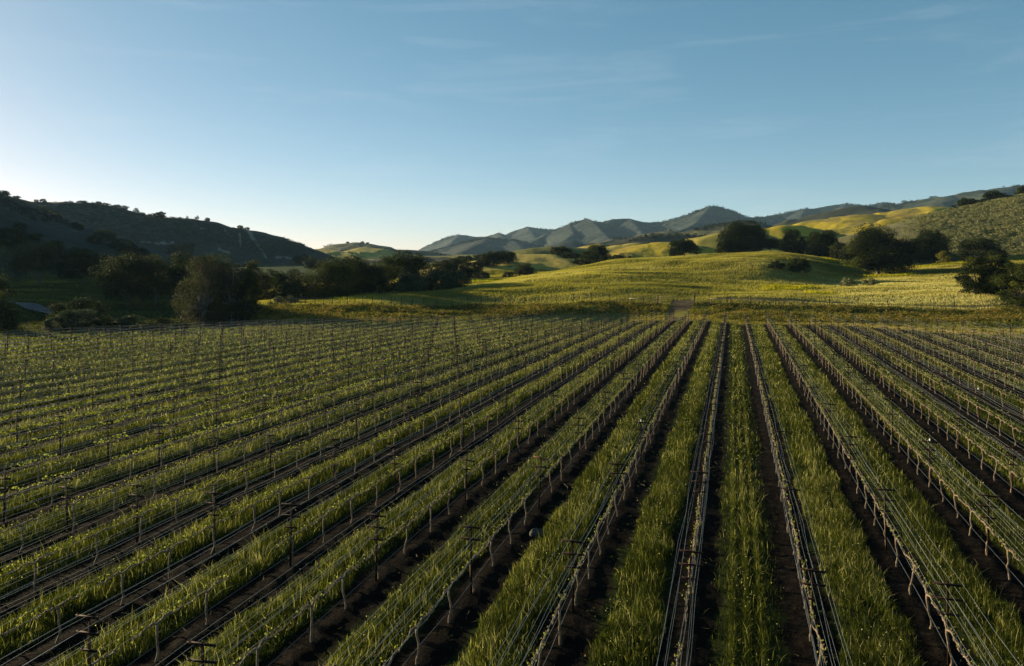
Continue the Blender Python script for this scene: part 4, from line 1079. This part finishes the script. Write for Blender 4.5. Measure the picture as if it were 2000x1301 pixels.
# crest trees of the big shaded hill
for i, (px, top, w, d, txt) in enumerate([
    (6, 370, 22, 602, 'clump at the very left edge'), (33, 384, 16, 602, 'second clump from the left edge'), (71, 389, 8, 604, 'tiny tree standing alone'),
    (84, 388, 14, 606, 'rounded tree beside the tiny one'), (161, 393, 18, 616, 'low flat bush on the level stretch'), (192, 393, 16, 612, 'first of the dense crest belt'),
    (207, 396, 18, 611, 'second of the dense crest belt'), (228, 399, 20, 608, 'third of the dense crest belt'), (244, 401, 14, 602, 'last of the dense crest belt'),
    (265, 405, 11, 596, 'narrow upright tree'), (277, 414, 14, 590, 'low tree below the narrow one'), (298, 415, 16, 582, 'left half of the big leaning pair'),
    (313, 412, 22, 579, 'right half of the big leaning pair'), (366, 420, 5, 563, 'smallest speck of a tree'), (385, 420, 8, 560, 'thin tree right of the speck'),
    (405, 424, 11, 554, 'small bushy tree before the slope steepens'), (470, 439, 14, 530, 'pair top on the steep right slope'), (482, 443, 12, 524, 'last small tree on the steep right slope')]):
    tree(px, top, w, crest_d(px) - 2, 'crest tree of the shaded hill: %s' % txt, low=.05, group='small trees on the crest of the shaded hill', cat='tree', name='tree', dens=.8)
def hill_d(px, yb):
    """distance at which the slope behind column px shows at row yb"""
    dd_ = np.arange(230, 720, 3.0); x_ = (px - CX) / F * dd_
    y_ = HY - (G(x_, dd_) - CZ) * F / dd_
    y_ = np.minimum.accumulate(y_)
    j = int(np.argmax(y_ < yb)) if np.any(y_ < yb) else len(dd_) - 1
    return float(dd_[j])
for (px, yb, w, txt) in [(35, 452, 30, 'leftmost, high up'), (22, 486, 64, 'wide one above the left meadow'), (70, 470, 30, 'left of the central gully'), (112, 428, 22, 'uppermost, on the spur'), (105, 495, 40, 'low, behind the lone olive-toned oak'), (150, 448, 26, 'on the bare shoulder'), (205, 470, 44, 'in the central gully'), (238, 492, 50, 'at the lower end of the central gully'), (268, 503, 44, 'nearest the oaks'), (368, 488, 24, 'dark upright one by the bare patch'), (350, 500, 50, 'wide one under the bare patch'), (590, 515, 34, 'at the hill foot'), (612, 524, 40, 'last at the hill foot'), (160, 425, 10, 'tiny one near the crest'), (185, 478, 30, 'between the two gullies')]:
    d = hill_d(px, yb)
    bush(px, yb - w * .5, w, d, 'dark thicket on the shaded hill, %s' % txt, dens=.8, h=max(2.5, w * d / F * .55))
bush(498, 500, 46, 205, 'half-lit round oak bush beside the green meadow', 'lime_leaf')
for px, top, w, d, txt in [(679, 471, 7, 1250, 'left'), (708, 471, 8, 1250, 'middle'), (718, 476, 7, 1250, 'right')]:
    tree(px, top, w, d, 'tiny %s tree on top of the rounded far hill' % txt, cat='tree', name='tree', group='tiny trees on the far rounded hill', low=.05)

# ------------------------------------------------------------------ fence and gate
FP = [529, 542, 559, 576.7, 596, 615, 632, 649, 664, 679, 693.5, 709, 727, 745, 764, 784, 805, 828, 854, 883, 913, 940, 968, 996, 1025, 1053, 1087, 1120.6, 1154.6, 1190.5, 1228, 1257.5, 1284.5, 1356, 1386, 1420, 1466, 1515, 1567, 1620, 1676, 1735, 1799, 1863, 1930, 1998]
def fence_run(pxs, label):
    base = []
    for p in pxs:
        d = float(fence_d(p)) - 1.2; X = (p - CX) / F * d; base.append((X, d, g1(X, d)))
    e_ = empty('wire_fence', base[0], 0, label=label, category='fence', group='wire fence along the top of the bank')
    b0 = np.array(base[0])
    for i, (p, q) in enumerate(zip(pxs, base)):
        big = p in (1284.5, 1356)
        g = Geo()
        if big: g.tube([(0, 0, -.3), (0, 0, 2.15), (0, 0, 2.2)], [.13, .12, .09], 8)
        else: g.box((0, 0, .85), (.07, .07, 2.1)); g.box((0, -.04, 1.1), (.10, .02, 1.5))
        o = mesh_obj('post', g.mesh('post', [M['wood'] if big else M['rust']]), e_); o.location = np.array(q) - b0
        o.rotation_euler = (random.gauss(0, .02), random.gauss(0, .025), 0)
    for hh in (.45, .9, 1.35, 1.75):
        g = Geo(); pts = []
        for a_, b_ in zip(base[:-1], base[1:]):
            for s in (0, .5): pts.append(np.array(a_) * (1 - s) + np.array(b_) * s - b0 + np.array([0, 0, hh - (.05 if s else 0)]))
        pts.append(np.array(base[-1]) - b0 + np.array([0, 0, hh]))
        g.tube(pts, .012, 3, cap=False)
        mesh_obj('wire', g.mesh('wire', [M['wire']]), e_)
fence_run([p for p in FP if p <= 1284.5], 'wire fence on thin posts running left from the gate along the bank')
fence_run([p for p in FP if p >= 1356], 'wire fence on thin posts running right from the gate along the bank')
d1, d2 = float(fence_d(1284.5)) - 1.2, float(fence_d(1356)) - 1.2
A = np.array([(1288 - CX) / F * d1, d1, 0]); B = np.array([(1352 - CX) / F * d2, d2, 0]); zg = max(g1(A[0], A[1]), g1(B[0], B[1]))
L = float(np.linalg.norm(B - A)); ang = math.atan2(B[1] - A[1], B[0] - A[0])
gt = empty('gate', (A[0], A[1], zg), ang, label='pale metal pipe gate between two dark wooden posts on the bank', category='gate')
g = Geo()
for hh in (.35, 1.45): g.tube([(0.02, 0, hh), (L - .02, 0, hh)], .05, 6)
for x in (0.04, L / 2, L - .04): g.tube([(x, 0, .3), (x, 0, 1.5)], .035, 6)
mesh_obj('gate_frame', g.mesh('gate_frame', [M['rail']]), gt)
for hh in (.7, 1.05):
    g = Geo(); g.tube([(0.05, 0, hh), (L - .05, 0, hh)], .025, 5); mesh_obj('rail', g.mesh('rail', [M['rail']]), gt)
# pale rail beside the gate road
for (pa, pb, lab) in ((1228, 1282, 'left'), (1386, 1428, 'right')):
    d1, d2 = float(fence_d(pa)) - 1.5, float(fence_d(pb)) - 1.5
    A = np.array([(pa - CX) / F * d1, d1, 0]); B = np.array([(pb - CX) / F * d2, d2, 0])
    A[2] = g1(A[0], A[1]) + 1.2; B[2] = g1(B[0], B[1]) + 1.2
    g = Geo(); g.tube([(0, 0, 0), tuple((B - A) * .5 + np.array([0, 0, -.04])), tuple(B - A)], .06, 6)
    for s in (.05, .95):
        q = (B - A) * s; g.box((q[0], q[1] + .05, q[2] - .6), (.09, .09, 1.3))
    o = mesh_obj('rail', g.mesh('rail', [M['rail']]), None, label='pale sunlit pipe rail on the %s side of the gate' % lab, category='rail', group='pipe rails beside the gate'); o.location = A
# lone post on the meadow hill
X, Y = (1337 - CX) / F * 240, 240.0
g = Geo(); g.tube([(0, 0, -.3), (.02, 0, 1.25), (.03, 0, 1.3)], [.17, .16, .12], 8)
o = mesh_obj('post', g.mesh('post', [M['wood']]), None, label='short dark wooden post alone on the meadow hill below the single oak', category='post'); o.location = (X, Y, g1(X, Y))
# the boulder between two rows
bx, by = xy(-6.30, 22.9)
gz = g1(bx, by)
th = np.linspace(0, 2 * np.pi, 25)[:-1]; phs = np.linspace(.06, math.pi - .06, 13)
T_, P_ = np.meshgrid(th, phs, indexing='ij')
rad = .20 * (.6 + .55 * fbm(np.cos(T_) * 2 + 9, np.sin(T_) * 2 + P_ * 2, 3, 5))
V = np.stack([rad * np.sin(P_) * np.cos(T_) * 1.25, rad * np.sin(P_) * np.sin(T_) * .9, rad * np.cos(P_) * 1.0 + .12], -1).reshape(-1, 3)
ii = np.arange(24)[:, None] * 13; jj = np.arange(12)[None]
Q = np.stack([ii + jj, ii + jj + 1, ((ii // 13 + 1) % 24) * 13 + jj + 1, ((ii // 13 + 1) % 24) * 13 + jj], -1).reshape(-1, 4)
caps = [(0, ((k + 1) % 24) * 13, k * 13) for k in range(1, 23)] + [(12, k * 13 + 12, ((k + 1) % 24) * 13 + 12) for k in range(1, 23)]
o = mesh_obj('boulder', make_mesh('boulder', V, Q, caps, [M['rock']], None, True), None, label='dark grey boulder on the bare soil between vine row and grass strip', category='boulder')
o.location = (bx, by, gz)

# ------------------------------------------------------------------ air
hz = Geo()
x0, x1, y0, y1, z0, z1 = -5000, 5600, -300, 6200, CZ - 40, CZ + 330
hm = bpy.data.materials.new('haze'); hm.use_nodes = True; nt = hm.node_tree; nt.nodes.clear()
out = nt.nodes.new('ShaderNodeOutputMaterial'); vol = nt.nodes.new('ShaderNodeVolumePrincipled')
vol.inputs['Color'].default_value = (.42, .70, 1.0, 1); vol.inputs['Density'].default_value = .000038; vol.inputs['Anisotropy'].default_value = .1
nt.links.new(vol.outputs[0], out.inputs['Volume'])
V = [(x0, y0, z0), (x1, y0, z0), (x1, y1, z0), (x0, y1, z0), (x0, y0, z1), (x1, y0, z1), (x1, y1, z1), (x0, y1, z1)]
Q = [(0, 3, 2, 1), (4, 5, 6, 7), (0, 1, 5, 4), (1, 2, 6, 5), (2, 3, 7, 6), (3, 0, 4, 7)]
HAZE = True
if HAZE:
    mesh_obj('haze', make_mesh('haze', V, Q, None, [hm]), None, kind='stuff', label='thin evening air that pales the far mountains', category='haze')
